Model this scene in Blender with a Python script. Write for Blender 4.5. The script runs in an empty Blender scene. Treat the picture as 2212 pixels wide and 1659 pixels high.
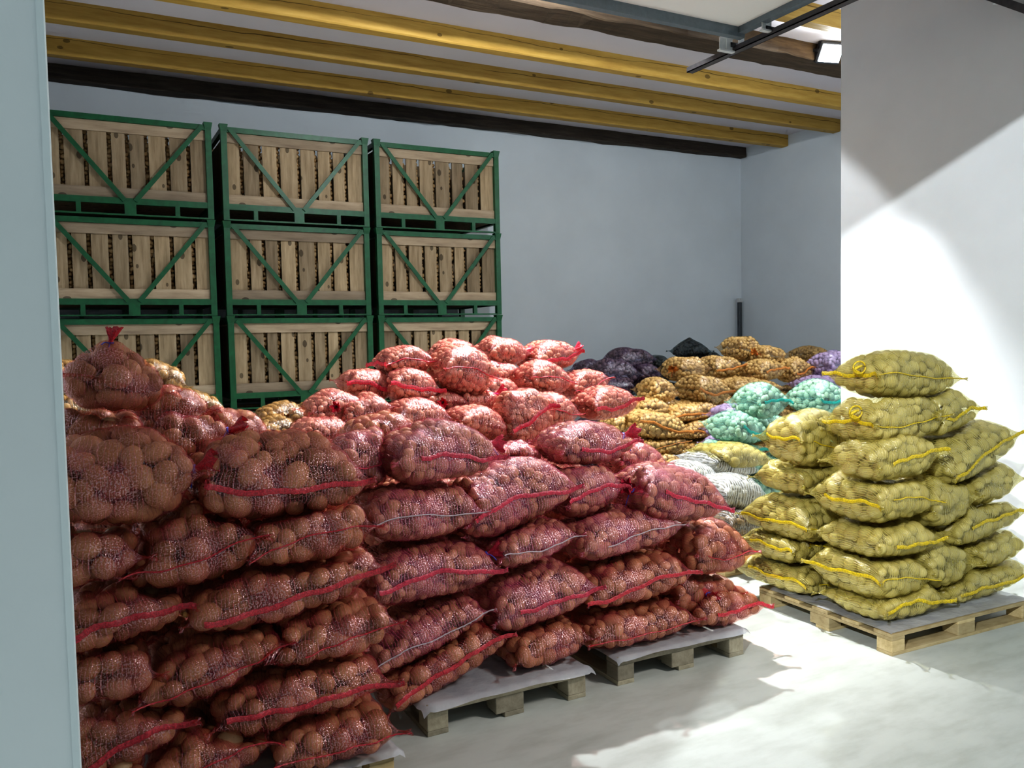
import bpy, math, random
import numpy as np
from mathutils import Matrix, Vector
from math import pi, sin, cos, radians

rng = np.random.default_rng(7)
random.seed(7)
SC = bpy.context.scene
COL = SC.collection

# ------------------------------------------------------------------ helpers
def link(o, parent=None):
    COL.objects.link(o)
    if parent is not None:
        o.parent = parent
    return o

def mesh_np(name, V, F, mat=None, smooth=True, uv=None):
    """mesh from an (n,3) array and an (m,3|4) index array"""
    me = bpy.data.meshes.new(name)
    V = np.ascontiguousarray(V, dtype=np.float32); F = np.ascontiguousarray(F, dtype=np.int32)
    n, k = F.shape
    me.vertices.add(len(V)); me.vertices.foreach_set('co', V.ravel())
    me.loops.add(n * k); me.loops.foreach_set('vertex_index', F.ravel())
    me.polygons.add(n); me.polygons.foreach_set('loop_start', np.arange(0, n * k, k, dtype=np.int32))
    if uv is not None:
        l = me.uv_layers.new(name='UVMap')
        l.data.foreach_set('uv', np.ascontiguousarray(uv[F.ravel()], dtype=np.float32).ravel())
    me.update(calc_edges=True)
    me.polygons.foreach_set('use_smooth', np.full(n, smooth))
    if mat is not None:
        me.materials.append(mat)
    return me

class MB:
    """collects boxes, bars and tubes into one mesh"""
    def __init__(s): s.V = []; s.F = []
    def add(s, V, F):
        o = len(s.V); s.V += [tuple(v) for v in V]; s.F += [tuple(i + o for i in f) for f in F]; return s
    def box(s, x0, x1, y0, y1, z0, z1, M=None, bev=0.0):
        if bev <= 0:
            V = [(x, y, z) for x in (x0, x1) for y in (y0, y1) for z in (z0, z1)]
            F = [(0,1,3,2),(4,6,7,5),(0,4,5,1),(2,3,7,6),(0,2,6,4),(1,5,7,3)]
        else:
            V = []; F = []
            for sx, X in ((-1, x0), (1, x1)):
                for sy, Y in ((-1, y0), (1, y1)):
                    for sz, Z in ((-1, z0), (1, z1)):
                        V += [(X, Y - sy*bev, Z - sz*bev), (X - sx*bev, Y, Z - sz*bev), (X - sx*bev, Y - sy*bev, Z)]
            c = lambda i, j, k, a: ((i*2 + j)*2 + k)*3 + a
            for i in (0, 1): F.append((c(i,0,0,0), c(i,0,1,0), c(i,1,1,0), c(i,1,0,0)))
            for j in (0, 1): F.append((c(0,j,0,1), c(0,j,1,1), c(1,j,1,1), c(1,j,0,1)))
            for k in (0, 1): F.append((c(0,0,k,2), c(0,1,k,2), c(1,1,k,2), c(1,0,k,2)))
            for i in (0, 1):
                for j in (0, 1):
                    F.append((c(i,j,0,0), c(i,j,1,0), c(i,j,1,1), c(i,j,0,1)))
                for k in (0, 1):
                    F.append((c(i,0,k,0), c(i,1,k,0), c(i,1,k,2), c(i,0,k,2)))
            for j in (0, 1):
                for k in (0, 1):
                    F.append((c(0,j,k,1), c(1,j,k,1), c(1,j,k,2), c(0,j,k,2)))
            for i in (0, 1):
                for j in (0, 1):
                    for k in (0, 1): F.append((c(i,j,k,0), c(i,j,k,1), c(i,j,k,2)))
        if M is not None: V = [tuple(M @ Vector(v)) for v in V]
        return s.add(V, F)
    def bar(s, p, q, w, d, up=(0, 1, 0)):
        """a flat bar from p to q, width w across, depth d along 'up'"""
        p, q, up = Vector(p), Vector(q), Vector(up)
        t = (q - p).normalized(); n = (up - t * up.dot(t)).normalized(); b = t.cross(n)
        V = []
        for e in (p, q):
            for i, j in ((-1,-1),(1,-1),(1,1),(-1,1)): V.append(tuple(e + b*(i*w/2) + n*(j*d/2)))
        return s.add(V, [(0,1,2,3),(7,6,5,4),(0,4,5,1),(1,5,6,2),(2,6,7,3),(3,7,4,0)])
    def tube(s, pts, r, n=8, closed=False):
        pts = [Vector(p) for p in pts]; V = []; F = []; m = len(pts)
        rr = r if hasattr(r, '__len__') else [r] * m
        for i, p in enumerate(pts):
            a = pts[(i-1) % m] if (closed or i > 0) else p; c = pts[(i+1) % m] if (closed or i < m-1) else p
            t = (c - a).normalized(); u = t.orthogonal().normalized() if abs(t.z) > .9 else Vector((-t.y, t.x, 0)).normalized()
            w = t.cross(u)
            for k in range(n):
                g = 2*pi*k/n; V.append(tuple(p + (u*cos(g) + w*sin(g))*rr[i]))
        for i in range(m if closed else m-1):
            j = (i+1) % m
            for k in range(n): F.append((i*n+k, i*n+(k+1) % n, j*n+(k+1) % n, j*n+k))
        if not closed:
            F.append(tuple(range(n))[::-1]); F.append(tuple(range((m-1)*n, m*n)))
        return s.add(V, F)
    def mesh(s, name, mat, smooth=False):
        me = bpy.data.meshes.new(name); me.from_pydata(s.V, [], s.F); me.update()
        import bmesh
        b = bmesh.new(); b.from_mesh(me); bmesh.ops.recalc_face_normals(b, faces=b.faces); b.to_mesh(me); b.free()
        if smooth: me.polygons.foreach_set('use_smooth', np.full(len(me.polygons), True))
        me.materials.append(mat); return me
    def build(s, name, mat, parent=None, smooth=False):
        return link(bpy.data.objects.new(name, s.mesh(name, mat, smooth)), parent)

def tag(o, label=None, cat=None, group=None, kind=None):
    if label: o['label'] = label
    if cat: o['category'] = cat
    if group: o['group'] = group
    if kind: o['kind'] = kind
    return o

def empty(name, loc=(0, 0, 0), rot=(0, 0, 0)):
    o = bpy.data.objects.new(name, None); o.empty_display_size = .1
    o.location = loc; o.rotation_euler = rot
    return link(o)

def copy_tree(o, parent=None):
    c = o.copy(); COL.objects.link(c)
    if parent is not None: c.parent = parent
    for ch in list(o.children): copy_tree(ch, c)
    return c

# ------------------------------------------------------------------ materials
class NT:
    def __init__(s, name):
        s.m = bpy.data.materials.new(name); s.m.use_nodes = True
        s.t = s.m.node_tree; s.n = s.t.nodes; s.p = s.n['Principled BSDF']; s.out = s.n['Material Output']
    def add(s, typ, **kw):
        n = s.n.new(typ)
        for k, v in kw.items():
            if k.startswith('i_'):
                n.inputs[k[2:].replace('_', ' ')].default_value = v
            else: setattr(n, k, v)
        return n
    def ln(s, a, b): s.t.links.new(a, b)
    def coord(s, kind='Object', scale=(1, 1, 1)):
        c = s.add('ShaderNodeTexCoord'); m = s.add('ShaderNodeMapping'); m.inputs['Scale'].default_value = scale
        s.ln(c.outputs[kind], m.inputs['Vector']); return m.outputs['Vector']
    def noise(s, vec, scale, detail=4, rough=.55):
        n = s.add('ShaderNodeTexNoise'); n.inputs['Scale'].default_value = scale
        n.inputs['Detail'].default_value = detail; n.inputs['Roughness'].default_value = rough
        if vec is not None: s.ln(vec, n.inputs['Vector'])
        return n.outputs['Fac']
    def ramp(s, fac, stops):
        r = s.add('ShaderNodeValToRGB'); e = r.color_ramp.elements
        while len(e) < len(stops): e.new(.5)
        for el, (p, c) in zip(e, stops): el.position = p; el.color = (*c, 1)
        s.ln(fac, r.inputs['Fac']); return r.outputs['Color']
    def math(s, op, a, b=None, c=None, clamp=False):
        n = s.add('ShaderNodeMath', operation=op, use_clamp=clamp)
        for i, v in enumerate((a, b, c)):
            if v is None: continue
            if isinstance(v, (int, float)): n.inputs[i].default_value = v
            else: s.ln(v, n.inputs[i])
        return n.outputs[0]
    def mix(s, fac, a, b, blend='MIX'):
        n = s.add('ShaderNodeMix', data_type='RGBA', blend_type=blend)
        for key, v in ((0, fac), (6, a), (7, b)):
            if isinstance(v, (int, float)): n.inputs[key].default_value = v
            elif isinstance(v, tuple): n.inputs[key].default_value = (*v, 1)
            else: s.ln(v, n.inputs[key])
        return n.outputs[2]
    def bump(s, h, strength=.3, dist=.01):
        b = s.add('ShaderNodeBump'); b.inputs['Strength'].default_value = strength; b.inputs['Distance'].default_value = dist
        s.ln(h, b.inputs['Height']); s.ln(b.outputs['Normal'], s.p.inputs['Normal'])
    def set(s, col=None, rough=None, metal=None, spec=None):
        if col is not None:
            if isinstance(col, tuple): s.p.inputs['Base Color'].default_value = (*col, 1)
            else: s.ln(col, s.p.inputs['Base Color'])
        if rough is not None: s.p.inputs['Roughness'].default_value = rough
        if metal is not None: s.p.inputs['Metallic'].default_value = metal
        if spec is not None: s.p.inputs['Specular IOR Level'].default_value = spec
        return s

def plaster(name, col, var=.04):
    t = NT(name); v = t.coord('Object')
    f = t.noise(v, 1.3, 5); g = t.noise(v, 60, 3)
    c0 = tuple(x*(1-var) for x in col); c1 = tuple(min(1, x*(1+var)) for x in col)
    t.set(t.ramp(f, [(.3, c0), (.7, c1)]), .85, spec=.2); t.bump(g, .08, .004)
    return t.m

def wood(name, c0, c1, c2, scale=(1, 14, 14), knots=True, rough=.6, rand=True, bump=.25, crack=False):
    t = NT(name); v = t.coord('Object', scale)
    f = t.noise(v, 2.2, 6, .65); col = t.ramp(f, [(.25, c0), (.5, c1), (.8, c2)])
    if knots:
        k = t.add('ShaderNodeTexVoronoi'); k.inputs['Scale'].default_value = 1.15
        ks = [2.6 if q < 4 else 4.2 for q in scale]
        t.ln(t.coord('Object', ks), k.inputs['Vector'])
        kf = t.math('LESS_THAN', k.outputs['Distance'], .12)
        kf = t.math('MULTIPLY', kf, 1.0)
        col = t.mix(t.math('MULTIPLY', kf, .75), col, tuple(x*.28 for x in c0))
    if crack:
        sx = t.add('ShaderNodeSeparateXYZ'); t.ln(t.coord('Object'), sx.inputs[0])
        zz = t.math('SUBTRACT', sx.outputs[2], t.math('MULTIPLY_ADD', t.noise(t.coord('Object', (.55, .35, .35)), 1.0, 5, .6), .16, 4.735))
        cf = t.math('LESS_THAN', t.math('ABSOLUTE', zz), t.math('MULTIPLY_ADD', t.noise(t.coord('Object', (1.2, 1, 1)), 1.0, 2), .012, -.0028))
        col = t.mix(t.math('MULTIPLY', cf, .8), col, tuple(x*.18 for x in c0))
    if rand:
        oi = t.add('ShaderNodeObjectInfo')
        col = t.mix(1.0, col, t.ramp(oi.outputs['Random'], [(0, (.66, .64, .62)), (1, (1.18, 1.14, 1.06))]), 'MULTIPLY')
    t.set(col, rough, spec=.25); t.bump(f, bump, .01)
    return t.m

def plain(name, col, rough=.5, metal=0, spec=.4, var=.12, sc=30):
    t = NT(name); f = t.noise(t.coord('Object'), sc, 4)
    t.set(t.ramp(f, [(.3, tuple(x*(1-var) for x in col)), (.7, tuple(min(1, x*(1+var)) for x in col))]), rough, metal, spec)
    return t.m

def concrete():
    t = NT('concrete'); v = t.coord('Object')
    f = t.noise(v, .9, 6, .6); g = t.noise(t.coord('Object', (1.2, 3.5, 1)), 2.6, 5, .6); h = t.noise(v, 120, 2)
    a = t.ramp(f, [(.3, (.54, .565, .525)), (.7, (.66, .68, .64))])
    b = t.ramp(g, [(.30, (.84, .84, .82)), (.55, (1, 1, 1)), (.8, (1.04, 1.04, 1.03))])
    t.set(t.mix(1.0, a, b, 'MULTIPLY'), .52, spec=.35); t.bump(h, .06, .003)
    return t.m

def potato_mat(name, c0, c1, c2):
    t = NT(name); v = t.coord('Object'); oi = t.add('ShaderNodeObjectInfo')
    geo = t.add('ShaderNodeNewGeometry')
    f = t.noise(geo.outputs['Position'], 9, 3); spots = t.noise(geo.outputs['Position'], 95, 3, .6)
    rnd = t.math('FRACT', t.math('ADD', oi.outputs['Random'], geo.outputs['Random Per Island']))
    r = t.math('ADD', t.math('MULTIPLY', f, .62), t.math('MULTIPLY', rnd, .38))
    col = t.ramp(r, [(.3, c0), (.52, c1), (.75, c2)])
    col = t.mix(t.math('MULTIPLY', t.math('GREATER_THAN', spots, .66), .35), col, tuple(x*.5 for x in c0))
    t.set(col, .48, spec=.4); t.bump(t.noise(geo.outputs['Position'], 140, 3), .15, .003)
    return t.m

def net_mat(name, fiber, tint, base=.20, line=.60, lw=.35, pitch=.0085, rough=.3, spec=.6, glint=.34):
    """knitted net: tinted see-through gaps, fibres as stripes along the knit"""
    t = NT(name)
    uv = t.add('ShaderNodeUVMap', uv_map='UVMap'); sep = t.add('ShaderNodeSeparateXYZ'); t.ln(uv.outputs[0], sep.inputs[0])
    w = t.noise(uv.outputs[0], 9, 1); bunch = t.noise(uv.outputs[0], 5, 1)
    wob = t.math('MULTIPLY', t.math('SUBTRACT', w, .5), .05)
    u = t.math('ADD', sep.outputs[0], wob); vv = t.math('ADD', sep.outputs[1], wob)
    su = t.math('FRACT', t.math('DIVIDE', u, pitch)); lu = t.math('LESS_THAN', su, lw)
    sv = t.math('FRACT', t.math('DIVIDE', t.math('ADD', vv, t.math('MULTIPLY', u, .6)), pitch*.55)); lv = t.math('LESS_THAN', sv, .3)
    den = t.math('MULTIPLY_ADD', t.math('SUBTRACT', bunch, .5), .9, base, clamp=True)
    fac = t.math('ADD', den, t.math('MULTIPLY', lu, line))
    fac = t.math('ADD', fac, t.math('MULTIPLY', lv, line*.28))
    fac = t.math('MINIMUM', fac, .93)
    n = t.noise(uv.outputs[0], 260, 0)
    col = t.ramp(w, [(.3, tuple(x*.85 for x in fiber)), (.7, tuple(min(1, x*1.12) for x in fiber))])
    t.set(col, rough, spec=spec); t.bump(n, .55, .004)
    tr = t.add('ShaderNodeBsdfTransparent'); tr.inputs['Color'].default_value = (*tint, 1)
    mx = t.add('ShaderNodeMixShader'); t.ln(fac, mx.inputs[0]); t.ln(tr.outputs[0], mx.inputs[1]); t.ln(t.p.outputs[0], mx.inputs[2])
    gl = t.add('ShaderNodeBsdfGlossy'); gl.inputs['Roughness'].default_value = .24
    gl.inputs['Color'].default_value = (*tuple(min(1, .66 + .4*x) for x in fiber), 1)
    for nn in list(t.n):
        if nn.type == 'BUMP': t.ln(nn.outputs['Normal'], gl.inputs['Normal'])
    gf = t.math('MULTIPLY', t.math('GREATER_THAN', t.noise(uv.outputs[0], 170, 0), .53), glint)
    gf = t.math('MULTIPLY', t.math('ADD', gf, t.math('MULTIPLY', lu, glint*.35)), t.math('MULTIPLY_ADD', bunch, 1.6, -.15, clamp=True))
    m2 = t.add('ShaderNodeMixShader'); t.ln(gf, m2.inputs[0]); t.ln(mx.outputs[0], m2.inputs[1]); t.ln(gl.outputs[0], m2.inputs[2])
    t.ln(m2.outputs[0], t.out.inputs['Surface'])
    return t.m

def sheet_mat():
    t = NT('plastic_sheet'); f = t.noise(t.coord('Object'), 7, 4)
    t.set(t.ramp(f, [(.3, (.50, .51, .56)), (.7, (.68, .69, .73))]), .25, spec=.6); t.bump(f, .5, .03)
    tr = t.add('ShaderNodeBsdfTransparent'); mx = t.add('ShaderNodeMixShader'); mx.inputs[0].default_value = .72
    t.ln(tr.outputs[0], mx.inputs[1]); t.ln(t.p.outputs[0], mx.inputs[2]); t.ln(mx.outputs[0], t.out.inputs['Surface'])
    return t.m

def glow(name, col, s):
    t = NT(name); t.set((.9, .95, 1), .3); t.p.inputs['Emission Color'].default_value = (*col, 1); t.p.inputs['Emission Strength'].default_value = s
    return t.m

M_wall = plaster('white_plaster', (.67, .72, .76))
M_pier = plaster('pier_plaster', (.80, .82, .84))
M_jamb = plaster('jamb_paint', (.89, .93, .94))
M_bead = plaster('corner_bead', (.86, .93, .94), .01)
M_ceil = plaster('ceiling_plaster', (.64, .61, .66))
M_floor = concrete()
M_beam = wood('new_beam_wood', (.36, .215, .05), (.48, .31, .075), (.58, .40, .12), (1, 10, 10), crack=True)
M_old = wood('old_beam_wood', (.028, .019, .012), (.066, .045, .028), (.11, .078, .05), (1, 12, 12), False, .8, False, .6)
M_rear = wood('charred_beam_wood', (.022, .018, .015), (.055, .043, .034), (.10, .08, .065), (1, 12, 12), False, .85, False, .6)
M_green = plain('green_paint', (.007, .092, .034), .42, 0, .5, .25, 14)
M_board = wood('crate_board', (.19, .14, .085), (.36, .275, .18), (.52, .42, .30), (9, 9, .8), True, .75)
M_rail = wood('crate_rail_board', (.26, .195, .145), (.40, .315, .23), (.52, .43, .33), (1.0, 9, 9), True, .75)
M_dark = plain('dark_inside', (.012, .010, .009), .9, 0, .1)
M_pal = wood('pallet_wood', (.36, .27, .13), (.56, .45, .25), (.70, .59, .37), (3, 10, 10), True, .7)
M_palg = wood('weathered_pallet_wood', (.25, .23, .17), (.38, .35, .27), (.52, .49, .39), (3, 10, 10), True, .8)
M_sheet = sheet_mat()
M_panel = plaster('door_panel_white', (.80, .80, .78), .01)
M_steel = plain('door_frame_steel', (.17, .21, .24), .4, .3, .5, .08)
M_zinc = plain('zinc', (.80, .84, .85), .38, .35, .5, .06)
M_track = plain('dark_track', (.10, .095, .10), .45, .4, .4, .15)
M_black = plain('black_housing', (.02, .022, .028), .5)
M_lens = glow('lamp_lens', (.86, .95, 1.0), 22)
M_pipe = plain('grey_pipe', (.07, .08, .09), .5, .2)
M_cap = plain('pipe_cap', (.5, .52, .53), .4)
M_thread = plain('white_thread', (.55, .46, .50), .6)
M_cord = plain('blue_cord', (.10, .14, .75), .4)
M_cordp = plain('pink_cord', (.70, .05, .42), .4)
M_cordo = plain('red_cord', (.85, .10, .02), .4)

POT = dict(
    red=potato_mat('potato_skin', (.30, .17, .085), (.48, .30, .16), (.64, .43, .25)),
    salmon=potato_mat('potato_skin_bright', (.56, .36, .25), (.70, .48, .35), (.82, .61, .47)),
    yellow=potato_mat('pale_potato_skin', (.44, .36, .16), (.58, .49, .25), (.72, .63, .37)),
    orange=potato_mat('tan_potato_skin', (.48, .34, .16), (.66, .49, .26), (.80, .63, .36)),
    ochre=potato_mat('brown_potato_skin', (.34, .21, .09), (.48, .31, .14), (.60, .41, .21)),
    purple=potato_mat('dark_potato_skin', (.12, .08, .075), (.20, .14, .12), (.28, .20, .17)),
    violet=potato_mat('greyish_potato_skin', (.36, .29, .34), (.50, .41, .48), (.64, .54, .62)),
    mint=potato_mat('green_tinted_potato_skin', (.42, .47, .33), (.60, .65, .49), (.76, .80, .65)),
    white=potato_mat('whitish_potato_skin', (.58, .55, .44), (.72, .69, .57), (.84, .81, .70)))
POT['pink'] = POT['red']; POT['navy'] = POT['purple']; POT['tan'] = POT['ochre']
NET = dict(
    red=net_mat('red_net', (.84, .10, .15), (.97, .79, .74), .06, .30, .20, .014, rough=.26, spec=.9),
    pink=net_mat('pink_net', (.92, .14, .28), (.97, .80, .79), .11, .36, .22, .013, rough=.26, spec=.9),
    salmon=net_mat('salmon_net', (.92, .15, .17), (.98, .77, .73), .09, .34, .20, .018, rough=.28, spec=.9),
    yellow=net_mat('yellow_net', (.74, .62, .14), (.98, .96, .76), .14, .46, .26, .013, rough=.28, spec=.8),
    orange=net_mat('orange_net', (.76, .40, .10), (.98, .91, .76), .05, .20, .25, .02),
    ochre=net_mat('brown_net', (.52, .30, .10), (.95, .86, .70), .05, .20, .25, .02),
    purple=net_mat('purple_net', (.09, .045, .16), (.76, .70, .80), .08, .22, .3, .018),
    navy=net_mat('navy_net', (.02, .05, .07), (.55, .64, .64), .18, .30, .3, .018),
    violet=net_mat('violet_net', (.52, .40, .70), (.92, .87, .98), .06, .20, .3, .018),
    mint=net_mat('mint_net', (.28, .78, .64), (.86, .99, .95), .08, .24, .3, .018),
    white=net_mat('white_net', (.86, .88, .90), (.97, .98, .98), .10, .58, .4, .024),
    tan=net_mat('grey_net', (.45, .43, .38), (.80, .78, .72), .12, .35, .3, .02))
BAND = dict(red=(.62, .035, .055), pink=(.66, .04, .085), salmon=(.85, .05, .10), yellow=(.80, .58, .02), orange=(.72, .26, .05),
            ochre=(.55, .25, .06), purple=(.10, .03, .30), navy=(.02, .05, .2), violet=(.35, .15, .7), mint=(.02, .55, .46), white=(.8, .82, .84), tan=(.4, .38, .34))
BANDM = {}
for k, c in BAND.items():
    t = NT(k + '_band'); f = t.noise(t.coord('Object'), 160, 2)
    t.set(t.ramp(f, [(.35, tuple(x*.6 for x in c)), (.65, tuple(min(1, x*1.15) for x in c))]), .35, spec=.6); t.bump(f, .5, .004)
    BANDM[k] = t.m
PR = dict(red=.037, pink=.031, salmon=.0235, yellow=.035, orange=.025, ochre=.029, purple=.026, navy=.028, violet=.030, mint=.031, white=.030, tan=.028)

# ------------------------------------------------------------------ camera
CAM_LOC = (0.0, 0.0, 1.72)
CAM_M = np.array([[0.882633, -0.469619, -0.020397], [-0.042621, -0.03674, -0.998416], [0.468126, 0.882104, -0.052443]])   # rows: right, down, forward
cd = bpy.data.cameras.new('camera'); co = link(bpy.data.objects.new('camera', cd)); SC.camera = co
cd.sensor_fit = 'HORIZONTAL'; cd.sensor_width = 36.0; cd.lens = 36.0*1790/2212; cd.clip_start = .05; cd.clip_end = 100
co.matrix_world = Matrix(((CAM_M[0][0], -CAM_M[1][0], -CAM_M[2][0], CAM_LOC[0]), (CAM_M[0][1], -CAM_M[1][1], -CAM_M[2][1], CAM_LOC[1]),
                          (CAM_M[0][2], -CAM_M[1][2], -CAM_M[2][2], CAM_LOC[2]), (0, 0, 0, 1)))


# ------------------------------------------------------------------ room shell
def struct(o, label=None):
    o['kind'] = 'structure'
    if label: o['label'] = label
    return o
ZC = 4.857
XR, YB, XP, YP = 10.1, 10.65, 5.80, 4.93
struct(MB().box(-4, 12, -5, 11.2, -.1, 0).build('floor', M_floor))
struct(MB().box(-.9, 10.4, 1.3, 11, ZC, ZC + .12).build('ceiling', M_ceil))
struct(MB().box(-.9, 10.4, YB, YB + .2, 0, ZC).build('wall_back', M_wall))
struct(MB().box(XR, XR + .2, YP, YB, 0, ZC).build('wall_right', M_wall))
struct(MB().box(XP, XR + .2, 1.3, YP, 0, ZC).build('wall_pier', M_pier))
struct(MB().box(-.9, -.7, 1.5, YB, 0, ZC).build('wall_left', M_wall))
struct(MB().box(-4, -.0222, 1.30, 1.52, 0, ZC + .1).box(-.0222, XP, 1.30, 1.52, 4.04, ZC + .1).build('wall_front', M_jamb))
struct(MB().box(-2.05, -1.9, -.15, 1.30, 0, 5).build('wall_light_block', M_jamb))  # unseen wall added to keep the yard light off the jamb
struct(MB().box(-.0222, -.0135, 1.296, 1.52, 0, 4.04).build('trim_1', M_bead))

def beam(x0, x1, y0, y1, z0, mat, label, rough=0.0, seed=1):
    """a ceiling beam: a long box cut in slices, edges wandering if old"""
    r = np.random.default_rng(seed); n = 90
    xs = np.linspace(x0, x1, n); V = []; F = []
    wob = np.convolve(r.normal(0, 1, (n + 8)), np.ones(5)/5, 'same')[4:-4] * rough
    wob2 = np.convolve(r.normal(0, 1, (n + 8)), np.ones(3)/3, 'same')[4:-4] * rough
    b = .012
    for i, x in enumerate(xs):
        yo, zo = wob[i], wob2[i]
        for y, z in ((y0 + yo, ZC), (y0 + yo*.7, z0 + zo + b), (y0 + yo + b, z0 + zo*.8), (y1 + zo - b, z0 + wob[i]*.7), (y1 + zo, z0 + b + wob[i]*.6), (y1, ZC)):
            V.append((x, y, z))
    for i in range(n - 1):
        for k in range(6):
            F.append((i*6 + k, i*6 + (k+1) % 6, (i+1)*6 + (k+1) % 6, (i+1)*6 + k))
    F.append(tuple(range(6))[::-1]); F.append(tuple(range((n-1)*6, n*6)))
    o = MB().add(V, F).build('ceiling_beam', mat)
    return tag(o, label, 'beam', 'ceiling beams', 'structure')
beam(-.7, XR, 5.72, 5.86, 4.68, M_beam, 'yellow wooden ceiling beam beyond the door panel, showing only at the top of the pier')
beam(-.7, XR, 6.50, 6.84, 4.685, M_old, 'rough old dark brown ceiling beam carrying the floodlight', .016, 3)
beam(-.7, XR, 7.66, 7.80, 4.68, M_beam, 'yellow wooden ceiling beam crossed by the tip of the door track', .003, 4)
beam(-.7, XR - .01, 8.59, 8.73, 4.68, M_beam, 'middle yellow wooden ceiling beam, its end meeting the pier edge', .003, 5)
beam(-.7, XR - .01, 9.59, 9.73, 4.68, M_beam, 'yellow wooden ceiling beam nearest the crates', .003, 6)
beam(-.7, XR - .01, 10.5, YB, 4.69, M_rear, 'blackened rough beam along the top of the rear wall', .022, 7)

# ------------------------------------------------------------------ door overhead, track, floodlight, pipe
d = empty('overhead_door', (3.0, 3.4, 4.2))
tag(d, 'raised white sectional door with grey steel edges hanging below the ceiling', 'door')
pb = MB()
for y0, y1 in ((1.65, 2.6), (2.61, 3.55), (3.56, 4.45), (4.46, 5.22)):
    pb.box(.35 - 3, 4.94 - 3, y0 - 3.4, y1 - 3.4, .045, .10)
pb.build('door_panel', M_panel, d)
MB().box(.3 - 3, 5.0 - 3, 5.215 - 3.4, 5.275 - 3.4, -.035, .085).build('end_rail', M_steel, d)
MB().box(4.93 - 3, 5.0 - 3, 1.65 - 3.4, 5.215 - 3.4, -.005, .085).build('side_stile', M_steel, d)
for yy, x0, x1, z0, z1 in ((5.36, 4.86, 5.0, -.10, .0), (4.96, 4.94, 5.04, -.06, .05)):
    b = MB()
    b.box(x0 - 3, (x0 + x1)/2 - .004 - 3, yy - 3.4, yy + .006 - 3.4, z0, z1).box((x0 + x1)/2 + .004 - 3, x1 - 3, yy - 3.4, yy + .006 - 3.4, z0, z1)
    b.box(x0 - .01 - 3, x1 + .01 - 3, yy - .02 - 3.4, yy + .02 - 3.4, z0 - .014, z0).box(x0 - 3, x1 - 3, yy - .09 - 3.4, yy - 3.4, z1 - .004, z1)
    h = b.build('roller_bracket', M_zinc, d)
    MB().tube([(4.98 - 3, yy - 3.4, -.045), (5.06 - 3, yy - 3.4, -.045)], .02, 12).build('roller', M_black, h, True)
t = MB()
t.box(5.02, 5.09, 1.52, 5.97, 4.105, 4.112).box(5.02, 5.027, 1.52, 5.97, 4.105, 4.15).box(5.083, 5.09, 1.52, 5.97, 4.105, 4.15)
tr = t.build('door_track', M_track)
tag(tr, 'dark steel door track running under the ceiling beams toward the rear', 'track')
for yy in (2.2, 3.9, 5.3):
    MB().box(5.035, 5.075, yy, yy + .03, 4.15, ZC).build('hanger_strap', M_zinc, tr)

fl = empty('floodlight', (7.37, 6.43, 4.765))
tag(fl, 'lit black floodlight fixed to the old dark beam beside the white pier', 'lamp')
Rf = Matrix.Rotation(radians(-14), 4, 'Z') @ Matrix.Rotation(radians(34), 4, 'X')
fb = MB().box(-.15, .15, -.05, .03, -.115, .115, Rf, .015)
for k in range(6): fb.box(-.12 + k*.045, -.11 + k*.045, .03, .06, -.1, .1, Rf)
hs = fb.build('housing', M_black, fl)
MB().box(-.125, .125, -.060, -.05, -.09, .09, Rf, .003).build('lens', M_lens, hs)
MB().bar((-.16, 0, 0), (-.16, .08, .02), .03, .006, (1, 0, 0)).bar((.16, 0, 0), (.16, .08, .02), .03, .006, (1, 0, 0)).bar((-.16, .075, .02), (.16, .075, .02), .03, .006, (0, 1, 0)).build('mounting_bracket', M_black, fl)

cb = MB().bar((5.72, 3.95, 4.27), (5.72, 3.05, 3.637), .05, .03, (1, 0, 0)).build('slanting_bar', M_track)  # dark bar lying aslant, clipped to the pier rather than hung
tag(cb, 'dark bar slanting across the top right corner of the white pier', 'bar')
MB().box(5.74, 5.79, 3.56, 3.60, 3.98, 4.02).build('bar_clip', M_zinc, cb)
pp = MB().box(9.915, 9.975, 10.50, 10.56, 0, 2.28, None, .006).build('upright_post', M_pipe)
tag(pp, 'dark grey upright post with pale cap standing in the rear corner', 'post')
MB().box(9.905, 9.985, 10.49, 10.57, 2.28, 2.35, None, .008).build('post_cap', M_cap, pp)

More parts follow.
